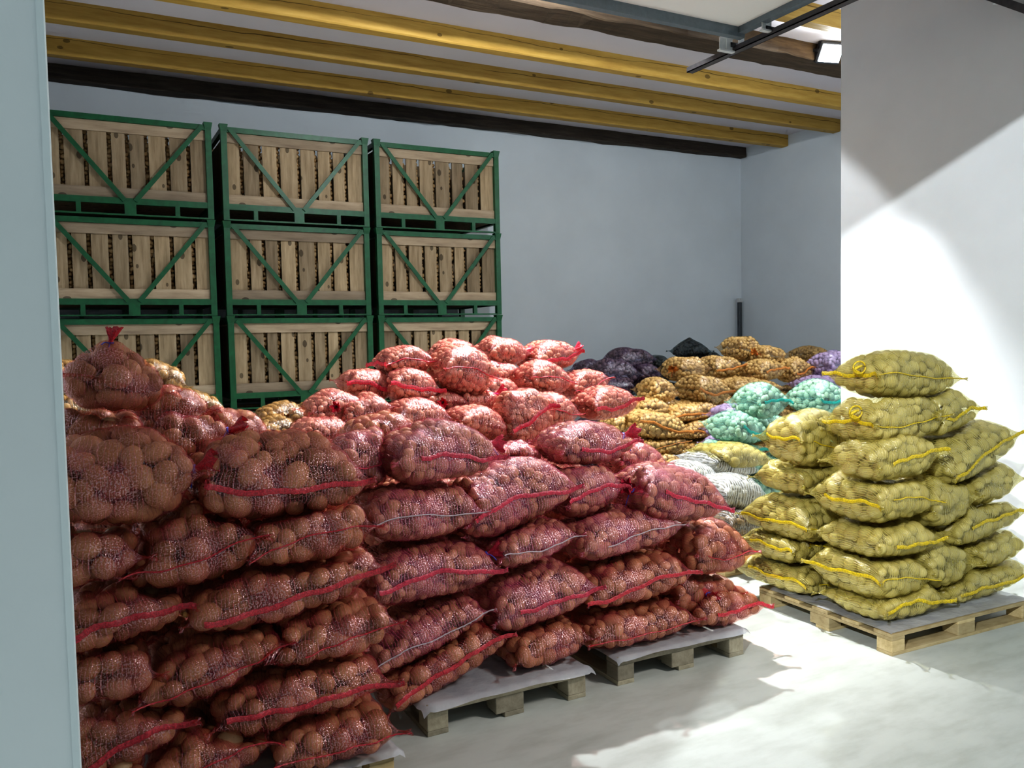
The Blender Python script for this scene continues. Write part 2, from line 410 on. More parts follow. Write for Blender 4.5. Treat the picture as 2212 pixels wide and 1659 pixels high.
# ------------------------------------------------------------------ crates
CH, CW, CD, CY = 1.026, 1.63, 1.18, 9.40
CRX = [-.21, 1.52, 3.22]
crate_lab = [['bottom', 'second from bottom', 'third from bottom', 'top'], ['left', 'middle', 'right']]
stuffV, stuffF = [], []
def crate(ci, ri):
    r = np.random.default_rng(100 + ci*10 + ri)
    o = empty('potato_crate', (CRX[ci] + r.uniform(-.008, .008), CY + r.uniform(-.02, .02), CH*ri))
    tag(o, 'green framed wooden potato crate, %s of the %s crate stack' % (crate_lab[0][ri], crate_lab[1][ci]), 'crate', 'potato crates stacked by the rear wall')
    w, h, dp, p = CW, CH, CD, .062
    # posts, each with a flared stacking cap
    for x in (0, w - p):
        for y in (0, dp - p):
            q = MB().box(x, x + p, y, y + p, 0, h - .012).build('corner_post', M_green, o)
            cx, cy = x + p/2, y + p/2
            V = [(cx + sx*p*(.5 if k == 0 else .72), cy + sy*p*(.5 if k == 0 else .72), h - .078 + k*.074) for k in (0, 1) for sx, sy in ((-1,-1),(1,-1),(1,1),(-1,1))]
            MB().add(V, [(0,1,5,4),(1,2,6,5),(2,3,7,6),(3,0,4,7)]).build('stacking_cap', M_green, q)
    zf = .165                                  # floor height
    for nm, y in (('front', .004), ('rear', dp - .05)):
        MB().box(p, w - p, y, y + .045, h - .085, h - .03).build('top_rail', M_green, o)
        MB().box(p, w - p, y, y + .045, zf - .05, zf + .012).build('floor_rail', M_green, o)
        MB().box(p, w - p, y, y + .045, 0, .016).build('skid_rail', M_green, o)
        for fx, fw in ((.185, .045), (.5, .11), (.80, .045)):
            MB().box(p + (w - 2*p)*fx - fw/2, p + (w - 2*p)*fx + fw/2, y, y + .045, .016, zf - .05).build('skid_block', M_green, o)
    for x in (.004, w - .05):
        MB().box(x, x + .045, p, dp - p, h - .085, h - .03).build('top_rail', M_green, o)
        MB().box(x, x + .045, p, dp - p, zf - .05, zf + .012).build('floor_rail', M_green, o)
    mid = w*.5
    for x0, x1 in ((p + .03, mid - .05), (w - p - .03, mid + .05)):
        MB().bar((x0, -.004, h - .05), (x1, -.004, zf - .015), .046, .012).build('brace', M_green, o)
    # boards: verticals with gaps, rails in front
    n = int(r.integers(8, 9 + (ri == 1))); gap = .042
    ws = r.uniform(.8, 1.2, n); ws = ws / ws.sum() * (w - 2*p - gap*(n - 1)); x = p
    gaps = []
    for k in range(n):
        MB().box(x, x + ws[k], .052, .072, zf + .01, h - .09).build('slat', M_board, o)
        x += ws[k]
        if k < n - 1: gaps.append((x, x + gap))
        x += gap
    for z0, z1 in ((zf + .012, zf + .115), (h - .19, h - .086)):
        MB().box(p, w - p, .03, .052, z0, z1).build('cross_board', M_rail, o)
    MB().box(p - .01, p + .012, p, dp - p, zf, h - .1).box(w - p - .012, w - p + .01, p, dp - p, zf, h - .1).box(p, w - p, dp - .075, dp - .05, zf, h - .03).build('side_boards', M_board, o)
    MB().box(p, w - p, .05, dp - .05, zf - .03, zf).build('crate_floor', M_board, o)
    MB().box(p + .02, w - p - .02, .13, dp - .1, zf + .005, h - .17).build('load_shadow_fill', M_dark, o) if False else None
    return o, gaps
crate_gaps = []
for ci in range(3):
    for ri in range(4):
        o, gaps = crate(ci, ri); crate_gaps.append((o.location.copy(), gaps))

# ------------------------------------------------------------------ potatoes
def ico(sub):
    import bmesh
    b = bmesh.new(); bmesh.ops.create_icosphere(b, subdivisions=sub, radius=1.0)
    V = np.array([v.co[:] for v in b.verts]); F = np.array([[v.index for v in f.verts] for f in b.faces]); b.free()
    return V, F
ICO = {k: ico(k) for k in (1, 2, 3)}
def lumpy(V, seed):
    r = np.random.default_rng(seed); W = V.copy(); s = np.ones(len(V))
    for _ in range(5):
        dvec = r.normal(size=3); dvec /= np.linalg.norm(dvec)
        s += r.uniform(-.045, .045) * np.cos(V @ dvec * r.uniform(1.5, 3) + r.uniform(0, 6))
    W *= s[:, None]; W[:, 0] *= 1 + .08*r.uniform(-1, 1)*V[:, 1]
    return W / np.abs(np.linalg.norm(W, axis=1)).max() * 1.01
LUMP = {k: [lumpy(ICO[k][0], s) for s in range(6)] for k in ICO}
PMESH = {}
def pmesh(col, k):
    key = (POT[col].name, k)
    if key not in PMESH:
        PMESH[key] = mesh_np('potato', LUMP[3][k], ICO[3][1], POT[col])
    return PMESH[key]
def joined(C, A, R, sub, seed=0):
    V = []; F = []; off = 0; r = np.random.default_rng(seed)
    for c, a, rad in zip(C, A, R):
        L = LUMP[sub][r.integers(6)]
        V.append((L * rad) @ a.T + c); F.append(ICO[sub][1] + off); off += len(L)
    return np.concatenate(V), np.concatenate(F)

# potatoes showing between the crate slats: too many small ones to count, one mass
r = np.random.default_rng(5); Cc, Ac, Rc = [], [], []
for loc, gaps in crate_gaps:
    for x0, x1 in gaps:
        z = .20
        while z < CH - .08:
            rad = r.uniform(.021, .032)
            for dy in (0, .045):
                q = np.linalg.qr(r.normal(size=(3, 3)))[0]
                Cc.append((loc.x + (x0 + x1)/2 + r.uniform(-.012, .012), loc.y + .122 + dy + r.uniform(-.008, .008), loc.z + z + dy*.4)); Ac.append(q); Rc.append(np.array((1.15, 1, .9)) * rad)
            z += rad * 1.75
V, F = joined(np.array(Cc), Ac, Rc, 2, 3)
tag(link(bpy.data.objects.new('crated_potatoes', mesh_np('crated_potatoes', V, F, POT['ochre']))), 'brown potatoes filling the stacked crates, seen between the slats', 'potatoes', None, 'stuff')

# ------------------------------------------------------------------ pallets and sheets
def pallet(lx, ly, mat):
    """deck boards along x, three bearers, nine blocks, bottom boards; origin at the lower corner"""
    o = empty('wooden_pallet'); r = np.random.default_rng(int(lx*100 + ly*10))
    bw = .10
    n = 5 if ly < 1.1 else 7
    for k in range(n):
        y = k * (ly - bw*1.2) / (n - 1)
        MB().box(0, lx, y, y + bw*1.2, .122, .144, None, .002).build('deck_board', mat, o)
    for x in (0, lx/2 - .07, lx - .1):
        wx = .145 if 0 < x < lx - .11 else .1
        MB().box(x, x + wx, 0, ly, .100, .122, None, .002).build('bearer_board', mat, o)
        for y in (0, ly/2 - .07, ly - .1):
            MB().box(x, x + wx, y, y + (.145 if 0 < y < ly - .11 else .1), .022, .100, None, .003).build('block', mat, o)
    for y in (0, ly/2 - .07, ly - .1):
        MB().box(0, lx, y, y + .1, 0, .022, None, .002).build('bottom_board', mat, o)
    return o
def sheet(lx, ly, name_label, loc, rotz, over=.06, droop=.05, seed=1):
    """thin plastic sheet lying on the deck, its edges sagging over"""
    r = np.random.default_rng(seed); nx, ny = 60, 60
    gx, gy = np.meshgrid(np.linspace(-over, lx + over, nx), np.linspace(-over, ly + over, ny), indexing='ij')
    z = np.full_like(gx, .1475)
    for g, L in ((gx, lx), (gy, ly)):
        out = np.maximum(np.maximum(-g, g - L) - .010, 0)
        z -= out * (droop / over) * (1 + .3*np.sin(gx*7 + gy*5 + seed) + .15*np.sin(gx*19 - gy*17))
    z[:, gy[0] > ly] = .1475
    z += .0025*np.abs(np.sin(gx*9 + seed)*np.sin(gy*11)) 
    wob = .012*np.sin(gx*7 + gy*5 + seed)
    gx2 = gx + wob*(np.abs(gy - ly/2) > ly/2); gy2 = gy + wob*(np.abs(gx - lx/2) > lx/2)
    V = np.stack([gx2, gy2, z], -1).reshape(-1, 3); I = np.arange(nx*ny).reshape(nx, ny)
    F = np.stack([I[:-1, :-1], I[1:, :-1], I[1:, 1:], I[:-1, 1:]], -1).reshape(-1, 4)
    o = link(bpy.data.objects.new('plastic_sheet', mesh_np('plastic_sheet', V, F, M_sheet)))
    o.location = loc; o.rotation_euler = (0, 0, rotz)
    return tag(o, name_label, 'sheet', 'plastic sheets on the pallets')
pal_g = pallet(1.2, .82, M_palg)
def put(p, loc, rz, label):
    p.location = loc; p.rotation_euler = (0, 0, rz); return tag(p, label, 'pallet', 'wooden pallets')
put(pal_g, (2.12, 3.30, 0), pi/2, 'weathered grey pallet with grey sheet under the middle red stack')
put(copy_tree(pal_g), (3.14, 3.31, 0), pi/2 - .01, 'weathered grey pallet under the right red stack')
put(pallet(1.2, .82, M_pal), (-.16, 3.0, 0), .0, 'pale pallet under the near left stack, one block showing at the bottom')
py_ = put(pallet(1.2, 1.0, M_pal), (3.785, 2.885, 0), -.035, 'clean pale wooden pallet under the yellow stack'); py_.scale.z = .81
put(copy_tree(py_), (4.05, 4.45, 0), .0, 'pallet in the shade behind the yellow one, under the white sacks')
put(copy_tree(pal_g), (2.18, 4.72, 0), pi/2, 'pallet under the left of the rear red heap')
put(copy_tree(pal_g), (3.27, 4.72, 0), pi/2, 'pallet under the right of the rear red heap')
sheet(.82, .9, 'grey plastic sheet draped over the pallet of the middle red stack, corner drooping', (1.30, 3.30, 0), 0, .035, .028, 2)
sheet(.80, .9, 'grey plastic sheet folded down over the pallet of the right red stack', (2.335, 3.32, 0), -.01, .03, .025, 3)
sheet(1.18, .98, 'shiny plastic sheet between the pale pallet and the yellow sacks', (3.795, 2.90, -.0275), -.035, .003, .0005, 4)
sheet(1.2, .8, 'clear plastic sheet on the near left stack\'s pallet', (-.16, 3.0, 0), 0, .03, .025, 5)

# ------------------------------------------------------------------ sacks
def arc(a, c, n, p):
    th = np.linspace(-pi/2, pi/2, 3001); s = np.sign(np.sin(th))*np.abs(np.sin(th))**(2/p); h = np.cos(th)
    L = np.concatenate([[0], np.cumsum(np.hypot(np.diff(s)*a, np.diff(h)*c))]); u = np.linspace(0, L[-1], n + 1)
    si = np.interp(u, L, s); si[0] = -1; si[-1] = 1
    return si, np.interp(u, L, h), u
def pillow(a, b, c, ns, nt, seed, peak=False):
    r = np.random.default_rng(seed)
    p = 1.9 if peak else 3.0
    s, hs, us = arc(a, c, ns, p); t, ht, ut = arc(b, c, nt, p)
    S, T = np.meshgrid(s, t, indexing='ij'); H = np.outer(hs, ht)
    H[0] = H[-1] = 0; H[:, 0] = H[:, -1] = 0
    ph = r.uniform(0, 6, 6)
    ear = (np.abs(S)*np.abs(T))**9
    X = a*S*(1 + .02*np.sin(2.2*T + ph[0])) + np.sign(S)*ear*.045
    Y = b*T*(1 + .03*np.sin(2.5*S + ph[1])) + np.sign(T)*ear*.035
    lump = 1 + .07*np.sin(2.6*S + ph[2])*np.sin(2.1*T + ph[3]) + .05*np.sin(5*S + ph[4]) + .03*np.sin(4.2*T + ph[5])
    line = .18*c*np.sin(2*S + ph[0])*(1 - .4*H)          # wandering of the side seam
    if peak: Zt = c*(.45*H + .55*(1 - np.abs(S))**.8*(1 - np.abs(T))**.8*1.35)*lump
    else: Zt = c*H*lump
    Zb = -c*.9*H**.8*(1 - .06*np.sin(3*S + ph[3]))
    line = line*(1 - H)
    top = np.stack([X, Y, np.minimum(Zt, 1.1*c) + line], -1); bot = np.stack([X, Y, Zb + line], -1)
    return top, bot, us, ut, S, T, H
def gridn(P, sgn):
    gu = np.gradient(P, axis=0); gv = np.gradient(P, axis=1); n = np.cross(gu, gv)*sgn
    return n/(np.linalg.norm(n, axis=-1, keepdims=True) + 1e-12)
def fill(top, bot, Nt, Nb, rad, seed, spacing=.76, ntry=2600, inset=.98):
    """potatoes packed against the inside of the net"""
    r = np.random.default_rng(seed); C = []; A = []; R = []; Nn = []; RM = []
    P = np.concatenate([top.reshape(-1, 3), bot.reshape(-1, 3)]); N = np.concatenate([Nt.reshape(-1, 3), Nb.reshape(-1, 3)])
    def area(G):
        w = np.zeros(G.shape[:2]); q = np.linalg.norm(np.cross(G[1:, :-1] - G[:-1, :-1], G[:-1, 1:] - G[:-1, :-1]), axis=-1); w[:-1, :-1] = q; return w.ravel()
    w = np.concatenate([area(top), area(bot)]); w /= w.sum()
    idx = r.choice(len(P), ntry, p=w); mid = P.mean(0)
    CC = np.empty((ntry, 3)); RR = np.empty(ntry); m = 0
    for i in idx:
        k = rad*r.uniform(.72, 1.22) if r.random() > .15 else rad*r.uniform(1.1, 1.28)
        rr = k*np.array((r.uniform(1.08, 1.35), r.uniform(.95, 1.05), r.uniform(.84, .95)))
        c = P[i] - N[i]*rr[2]*inset + r.normal(0, .002, 3)
        # keep inside the pillow
        if m:
            dd = np.linalg.norm(CC[:m] - c, axis=1)
            if (dd < spacing*(RR[:m] + k)).any(): continue
        n = N[i]; t1 = np.cross(n, r.normal(size=3)); t1 /= np.linalg.norm(t1); t2 = np.cross(n, t1)
        CC[m] = c; RR[m] = k; m += 1
        C.append(c); A.append(np.stack([t1, t2, n], 1)); R.append(rr); Nn.append(n)
    return np.array(C), np.array(A), np.array(R), np.array(Nn)
def drape(P, N, C, A, R, iters, lo=-.02, hi=.06):
    """how far the net stands out over the potatoes, pulled tight between them"""
    sh = P.shape[:2]; p = P.reshape(-1, 3); n = N.reshape(-1, 3); h = np.full(len(p), lo)
    for c, a, rr in zip(C, A, R):
        near = np.where(((p - c)**2).sum(1) < (rr.max()*1.5)**2)[0]
        if not len(near): continue
        o = ((p[near] - c) @ a)/rr; dd = (n[near] @ a)/rr
        qa = (dd*dd).sum(1); qb = (o*dd).sum(1); qc = (o*o).sum(1) - 1; D = qb*qb - qa*qc
        ok = D > 0; hh = (-qb[ok] + np.sqrt(D[ok]))/qa[ok]
        h[near[ok]] = np.maximum(h[near[ok]], np.minimum(hh, hi))
    h = h.reshape(sh); ob = h.copy()
    for _ in range(iters):
        g = np.pad(h, 1, mode='edge'); av = (g[:-2, 1:-1] + g[2:, 1:-1] + g[1:-1, :-2] + g[1:-1, 2:])/4
        h = np.maximum(ob, av*.8 + h*.2)
    return h + .0015

CAMLOC = np.array(CAM_LOC)
SACKS = [
    ('p1a', 'red', 0.138, 3.45, 1.599, 0.173, 0.2, 0.138, -6, 'n', 'top', 1, 1, 'peaked dark red net sack crowning the near left stack, tied at its top', 'red sacks of the near left stack'),
    ('p1b', 'red', 0.118, 3.19, 1.272, 0.242, 0.24, 0.168, 0, 'n', 'R', 2, 0, 'bulging red net sack beside the white door jamb, under the peaked crowning sack', 'red sacks of the near left stack'),
    ('p1c', 'red', 0.075, 3.526, 1.397, 0.15, 0.176, 0.105, 0, 'n', '', 1, 0, 'red net sack squeezed between the peaked crowning sack and the bulging sack at the jamb', 'red sacks of the near left stack'),
    ('p1d', 'red', 0.654, 3.22, 1.222, 0.291, 0.24, 0.173, -3, 'F', '', 2, 0, 'widest upper red sack of the near left stack, red band sweeping to its right corner', 'red sacks of the near left stack'),
    ('p1e', 'red', 0.346, 3.77, 1.452, 0.15, 0.17, 0.105, 0, 'n', '', 1, 0, 'small glossy pink sack end sticking out behind the peaked crowning sack', 'red sacks of the near left stack'),
    ('p1f', 'red', 0.398, 3.62, 1.353, 0.15, 0.17, 0.105, 0, 'n', 'R', 1, 0, 'red sack with blue tie wedged between the big upper sacks of the near left stack', 'red sacks of the near left stack'),
    ('p1g', 'red', 0.595, 3.77, 1.345, 0.15, 0.17, 0.105, 0, 'L', '', 1, 0, 'low red sack behind the widest upper sack of the near left stack, near the crates', 'red sacks of the near left stack'),
    ('p1h', 'red', 0.027, 3.12, 1.037, 0.15, 0.17, 0.112, 0, 'n', '', 1, 0, 'dark red sack cut by the door jamb, directly under the bulging jamb sack', 'red sacks of the near left stack'),
    ('p1i', 'red', 0.347, 3.2, 1.008, 0.214, 0.24, 0.145, 4, 't', '', 2, 0, "red sack in the middle of the near left stack's second full row, large round potatoes", 'red sacks of the near left stack'),
    ('p1j', 'red', 0.751, 3.17, 1.02, 0.219, 0.24, 0.129, 5, 't', '', 2, 0, 'red sack at the right end of the second full row, pink corner ear pointing right', 'red sacks of the near left stack'),
    ('p1k', 'red', 0.106, 3.17, 0.823, 0.202, 0.24, 0.105, 7, 'F', '', 1, 0, 'dark red sack at the jamb, band rising to the right, third row down', 'red sacks of the near left stack'),
    ('p1l', 'red', 0.661, 3.17, 0.83, 0.347, 0.24, 0.118, 7, 'F', '', 2, 0, 'long red sack filling the right of the third row, red band along its whole length', 'red sacks of the near left stack'),
    ('p1m', 'red', 0.047, 3.1, 0.648, 0.15, 0.17, 0.115, 0, 'n', '', 1, 0, 'dark red sack without a band beside the jamb, fourth row of the near left stack', 'red sacks of the near left stack'),
    ('p1n', 'red', 0.393, 3.17, 0.599, 0.241, 0.24, 0.105, 13, 't', '', 1, 0, 'red sack tilted up to the right in the middle of the fourth row, bandless', 'red sacks of the near left stack'),
    ('p1o', 'red', 0.818, 3.17, 0.636, 0.227, 0.24, 0.115, 3, 't', '', 2, 0, 'red sack at the right end of the fourth row, pale potatoes and a frilled corner', 'red sacks of the near left stack'),
    ('p1p', 'red', 0.098, 3.122, 0.413, 0.208, 0.192, 0.105, 9, 'F', '', 1, 0, 'dark red sack at the jamb with a red band, second row from the bottom', 'red sacks of the near left stack'),
    ('p1q', 'red', 0.699, 3.1, 0.428, 0.315, 0.17, 0.105, 6, 'F', '', 2, 0, 'red banded sack at the right end of the second row from the bottom', 'red sacks of the near left stack'),
    ('p1r', 'red', 0.012, 3.1, 0.307, 0.15, 0.17, 0.105, 0, 'n', '', 1, 0, 'bottom dark red sack in the corner below the jamb, mostly out of the photo', 'red sacks of the near left stack'),
    ('p1s', 'red', 0.375, 3.17, 0.291, 0.205, 0.24, 0.105, 4, 't', '', 1, 0, 'bottom row red sack in the middle of the near left stack, beside the pallet block', 'red sacks of the near left stack'),
    ('p1t', 'red', 0.808, 3.102, 0.244, 0.224, 0.192, 0.105, 4, 't', '', 1, 0, 'bottom right red sack of the near left stack resting on the yellowish pallet, largest potatoes', 'red sacks of the near left stack'),
    ('p2a', 'pink', 1.455, 3.55, 1.207, 0.239, 0.22, 0.142, 3, 'F', 'R', 1, 0, 'broad pink sack topping the middle red stack, crimson band and right-hand tie', 'red sacks of the middle stack'),
    ('p2b', 'red', 1.331, 3.948, 1.265, 0.168, 0.198, 0.105, 8, 'n', '', 1, 0, 'red sack with glossy lines lying behind and left of the broad pink top sack', 'red sacks of the middle stack'),
    ('p2c', 'pink', 1.162, 3.67, 1.193, 0.15, 0.17, 0.128, 0, 'L', '', 1, 0, 'narrow pink sack end tucked under the left side of the broad pink top sack', 'red sacks of the middle stack'),
    ('p2d', 'pink', 1.35, 3.56, 0.955, 0.25, 0.23, 0.135, 4, 't', '', 1, 0, 'pink sack under the broad top sack with a white stitched line across its front', 'red sacks of the middle stack'),
    ('p2e', 'pink', 1.838, 3.6, 0.96, 0.287, 0.23, 0.166, 14, 'F', '', 1, 0, 'tall pink sack tilted up to the right with a crimson band, beside the white-stitched sack', 'red sacks of the middle stack'),
    ('p2f', 'pink', 1.375, 3.54, 0.684, 0.292, 0.23, 0.137, 4, 'F', 'R', 1, 0, 'long pink sack, crimson band and blue tie, third row of the middle red stack', 'red sacks of the middle stack'),
    ('p2g', 'pink', 1.897, 3.54, 0.756, 0.199, 0.23, 0.105, 11, 't', '', 1, 0, 'small pink sack with a slanting white stitched line, right of the middle red stack', 'red sacks of the middle stack'),
    ('p2h', 'pink', 1.349, 3.537, 0.415, 0.278, 0.207, 0.105, 20, 't', '', 1, 0, 'tilted pink sack with white stitching low on the left of the middle red stack', 'red sacks of the middle stack'),
    ('p2i', 'pink', 1.927, 3.55, 0.482, 0.269, 0.24, 0.144, 12, 'F', '', 1, 0, 'pink sack, crimson band running to a sharp right corner, above the lowest right sack', 'red sacks of the middle stack'),
    ('p2j', 'red', 1.421, 3.48, 0.265, 0.309, 0.17, 0.105, 21, 'F', '', 1, 0, 'bottom left red sack of the middle stack, crimson band rising steeply from a pointed corner', 'red sacks of the middle stack'),
    ('p2k', 'red', 1.956, 3.55, 0.252, 0.203, 0.24, 0.113, 10, 'B', '', 1, 0, 'bottom right red sack of the middle stack, pink frilled seam on its right end', 'red sacks of the middle stack'),
    ('p2l', 'pink', 2.045, 3.92, 1.072, 0.15, 0.17, 0.105, 0, 'n', '', 1, 0, 'little pink sack showing in the gap behind the tall tilted pink sack', 'red sacks of the middle stack'),
    ('p3a', 'pink', 2.384, 3.73, 1.162, 0.216, 0.2, 0.119, 4, 'F', 'R', 1, 0, 'pink sack topping the right red stack, crimson band and blue tie at its right end', 'red sacks of the right red stack'),
    ('p3b', 'pink', 2.835, 3.92, 1.02, 0.15, 0.17, 0.105, 0, 'n', '', 1, 0, 'small pink sack just behind the tie of the sack topping the right red stack', 'red sacks of the right red stack'),
    ('p3c', 'pink', 2.299, 3.648, 0.944, 0.162, 0.198, 0.149, 10, 'F', '', 1, 0, 'pink sack wedged left of the blue-tied sack, below the top of the right red stack', 'red sacks of the right red stack'),
    ('p3d', 'pink', 2.801, 3.55, 0.871, 0.261, 0.2, 0.159, -9, 'F', 'L', 1, 0, 'long pink sack with a gathered crimson neck and blue tie on its left, drooping right', 'red sacks of the right red stack'),
    ('p3e', 'pink', 2.436, 3.55, 0.727, 0.299, 0.22, 0.131, 2, 't', '', 1, 0, 'pink sack with a white stitched line and shiny crown, under the crimson-necked sack', 'red sacks of the right red stack'),
    ('p3f', 'red', 2.501, 3.55, 0.47, 0.33, 0.22, 0.126, 2, 'F', '', 1, 0, 'red sack with straight crimson band in the second row of the right red stack', 'red sacks of the right red stack'),
    ('p3g', 'red', 3.053, 3.52, 0.552, 0.19, 0.17, 0.156, -4, 't', '', 1, 0, 'red sack hanging over the right end of the right red stack, below the crimson-necked sack', 'red sacks of the right red stack'),
    ('p3h', 'red', 2.997, 3.59, 0.309, 0.21, 0.18, 0.145, 0, 'n', 'F', 1, 0, 'red sack with a loose crimson bow near the right end of the right red stack', 'red sacks of the right red stack'),
    ('p3i', 'red', 3.077, 3.49, 0.244, 0.236, 0.18, 0.105, -4, 'F', '', 1, 0, 'bottom right red sack with a pointed corner overhanging the grey pallet sheet', 'red sacks of the right red stack'),
    ('p3j', 'red', 2.495, 3.53, 0.244, 0.33, 0.22, 0.105, 1, 't', '', 1, 0, 'bottom left red sack of the right red stack with a bright red folded edge', 'red sacks of the right red stack'),
    ('sa', 'salmon', 1.925, 5.17, 1.597, 0.15, 0.17, 0.105, 4, 'L', '', 0, 0, 'salmon sack at the upper left of the rear red heap, against the third crate column', 'salmon sacks of the rear red heap'),
    ('sb', 'salmon', 2.238, 4.97, 1.523, 0.174, 0.22, 0.175, -14, 't', '', 0, 0, "half-shaded salmon sack leaning down to the right, largest of the rear red heap's crown", 'salmon sacks of the rear red heap'),
    ('sc', 'salmon', 2.805, 5.47, 1.634, 0.15, 0.17, 0.116, -4, 'n', 'R', 0, 0, 'salmon sack with a pink tie at the back crown of the rear red heap', 'salmon sacks of the rear red heap'),
    ('sd', 'salmon', 3.16, 5.4, 1.591, 0.173, 0.2, 0.125, 6, 'F', 'R', 0, 0, 'salmon sack with frilled pink tied end, highest at the right of the rear heap', 'salmon sacks of the rear red heap'),
    ('se', 'salmon', 1.669, 5.17, 1.453, 0.15, 0.17, 0.105, -6, 'F', '', 0, 0, 'salmon sack with a red band on the left slope of the rear red heap', 'salmon sacks of the rear red heap'),
    ('sf', 'salmon', 1.886, 4.97, 1.442, 0.15, 0.17, 0.113, -3, 'F', '', 0, 0, 'salmon sack in front of the upper left one, red band along its lower edge', 'salmon sacks of the rear red heap'),
    ('sg', 'salmon', 2.705, 5.37, 1.472, 0.15, 0.17, 0.105, 0, 'n', '', 0, 0, 'small salmon sack end between the half-shaded sack and the frilled one', 'salmon sacks of the rear red heap'),
    ('sh', 'salmon', 2.919, 5.08, 1.447, 0.154, 0.18, 0.124, -8, 't', '', 0, 0, 'salmon sack with drooping right corner just below the frilled tied sack', 'salmon sacks of the rear red heap'),
    ('si', 'salmon', 3.318, 5.17, 1.385, 0.15, 0.17, 0.113, 12, 't', '', 0, 0, 'salmon sack with a pointed right corner on the right slope of the rear red heap', 'salmon sacks of the rear red heap'),
    ('sj', 'salmon', 1.358, 4.87, 1.341, 0.15, 0.17, 0.105, 8, 'n', 'F', 0, 0, 'small pink sack at the far left end of the rear red heap, front tied', 'salmon sacks of the rear red heap'),
    ('sk', 'salmon', 1.504, 4.77, 1.311, 0.15, 0.17, 0.105, 12, 'n', '', 0, 0, 'salmon sack beside the far left tied one, slanting up to the right', 'salmon sacks of the rear red heap'),
    ('sl', 'salmon', 1.821, 4.68, 1.28, 0.157, 0.18, 0.105, -6, 'n', '', 0, 0, 'flat salmon sack with glossy lines just above the middle red stack', 'salmon sacks of the rear red heap'),
    ('sm', 'salmon', 2.457, 4.52, 1.245, 0.15, 0.17, 0.183, 14, 'F', '', 0, 0, 'upright salmon sack standing on end in the centre of the rear red heap', 'salmon sacks of the rear red heap'),
    ('sn', 'salmon', 2.814, 4.82, 1.241, 0.15, 0.17, 0.123, 0, 't', '', 0, 0, 'narrow salmon sack end behind the right side of the upright salmon sack', 'salmon sacks of the rear red heap'),
    ('so', 'salmon', 3.247, 4.78, 1.27, 0.168, 0.18, 0.122, 4, 'F', '', 0, 0, 'salmon sack with a red band at the right foot of the rear red heap', 'salmon sacks of the rear red heap'),
    ('sp', 'salmon', 2.166, 4.6, 1.22, 0.162, 0.2, 0.105, -8, 'n', '', 0, 0, "salmon sack with glossy lines left of the upright sack's foot", 'salmon sacks of the rear red heap'),
    ('sq', 'salmon', 2.043, 4.92, 1.325, 0.15, 0.17, 0.105, 0, 'n', 'F', 0, 0, 'small crimson sack end with blue and red tie inside the rear red heap', 'salmon sacks of the rear red heap'),
    ('sr', 'salmon', 2.283, 4.92, 1.329, 0.15, 0.17, 0.105, 6, 'n', 'R', 0, 0, 'pink sack with a purple tie in shade below the half-shaded crown sack', 'salmon sacks of the rear red heap'),
    ('ss', 'salmon', 2.565, 5.77, 1.633, 0.15, 0.17, 0.105, 0, 'n', '', 0, 0, 'reddish sack just peeping over the back of the half-shaded crown sack', 'salmon sacks of the rear red heap'),
    ('st', 'salmon', 1.231, 4.67, 1.213, 0.15, 0.17, 0.105, 0, 'n', '', 0, 0, 'dark red sack low at the left foot of the rear red heap', 'salmon sacks of the rear red heap'),
    ('su', 'salmon', 2.581, 5.17, 1.37, 0.15, 0.17, 0.105, 0, 'n', '', 0, 0, 'salmon sack filling the gap above the upright salmon sack', 'salmon sacks of the rear red heap'),
    ('oa', 'ochre', -0.019, 5.67, 1.551, 0.15, 0.17, 0.105, 0, 'n', '', 0, 0, 'ochre sack behind the peaked crowning sack, on its left by the jamb', 'brown sacks in front of the crates'),
    ('ob', 'ochre', 0.447, 5.37, 1.534, 0.15, 0.17, 0.105, -14, 'n', '', 0, 0, 'brown sack with an orange corner behind the right shoulder of the peaked crowning sack', 'brown sacks in front of the crates'),
    ('oc', 'ochre', 0.601, 5.07, 1.373, 0.15, 0.17, 0.105, -12, 'n', '', 0, 0, 'pale ochre sack with a pointed corner below the first crate column', 'brown sacks in front of the crates'),
    ('od', 'ochre', 1.166, 5.376, 1.253, 0.15, 0.176, 0.106, 4, 'n', 'F', 0, 0, 'brown sack with an orange tied neck in front of the second crate column', 'brown sacks in front of the crates'),
    ('oe', 'ochre', 1.396, 5.47, 1.233, 0.15, 0.17, 0.105, 0, 'n', '', 0, 0, 'brown sack to the right of the orange-tied one, half behind the rear red heap', 'brown sacks in front of the crates'),
    ('of', 'ochre', 1.052, 5.076, 1.191, 0.156, 0.176, 0.105, 0, 'n', '', 0, 0, 'brown sack lying under the orange-tied one', 'brown sacks in front of the crates'),
    ('ra', 'orange', 7.668, 8.116, 1.546, 0.187, 0.216, 0.17, -3, 'n', '', 0, 0, 'highest orange sack of the far heap, in front of the corner', 'orange sacks of the far heap'),
    ('rb', 'orange', 7.806, 7.816, 1.456, 0.207, 0.216, 0.136, -3, 'n', 'L', 0, 0, 'orange sack with a red tie right of the highest orange sack', 'orange sacks of the far heap'),
    ('rc', 'orange', 9.184, 8.34, 1.426, 0.192, 0.24, 0.126, -3, 'n', '', 0, 0, 'shaded orange sack at the far right, against the side wall', 'orange sacks of the far heap'),
    ('rd', 'orange', 6.237, 7.516, 1.347, 0.199, 0.216, 0.151, 3, 'n', 'L', 0, 0, 'orange sack with a red tied neck at the upper left of the orange heap', 'orange sacks of the far heap'),
    ('re', 'orange', 6.936, 7.74, 1.337, 0.218, 0.24, 0.146, 0, 'F', '', 0, 0, 'orange sack with a loose band just below the highest orange sack', 'orange sacks of the far heap'),
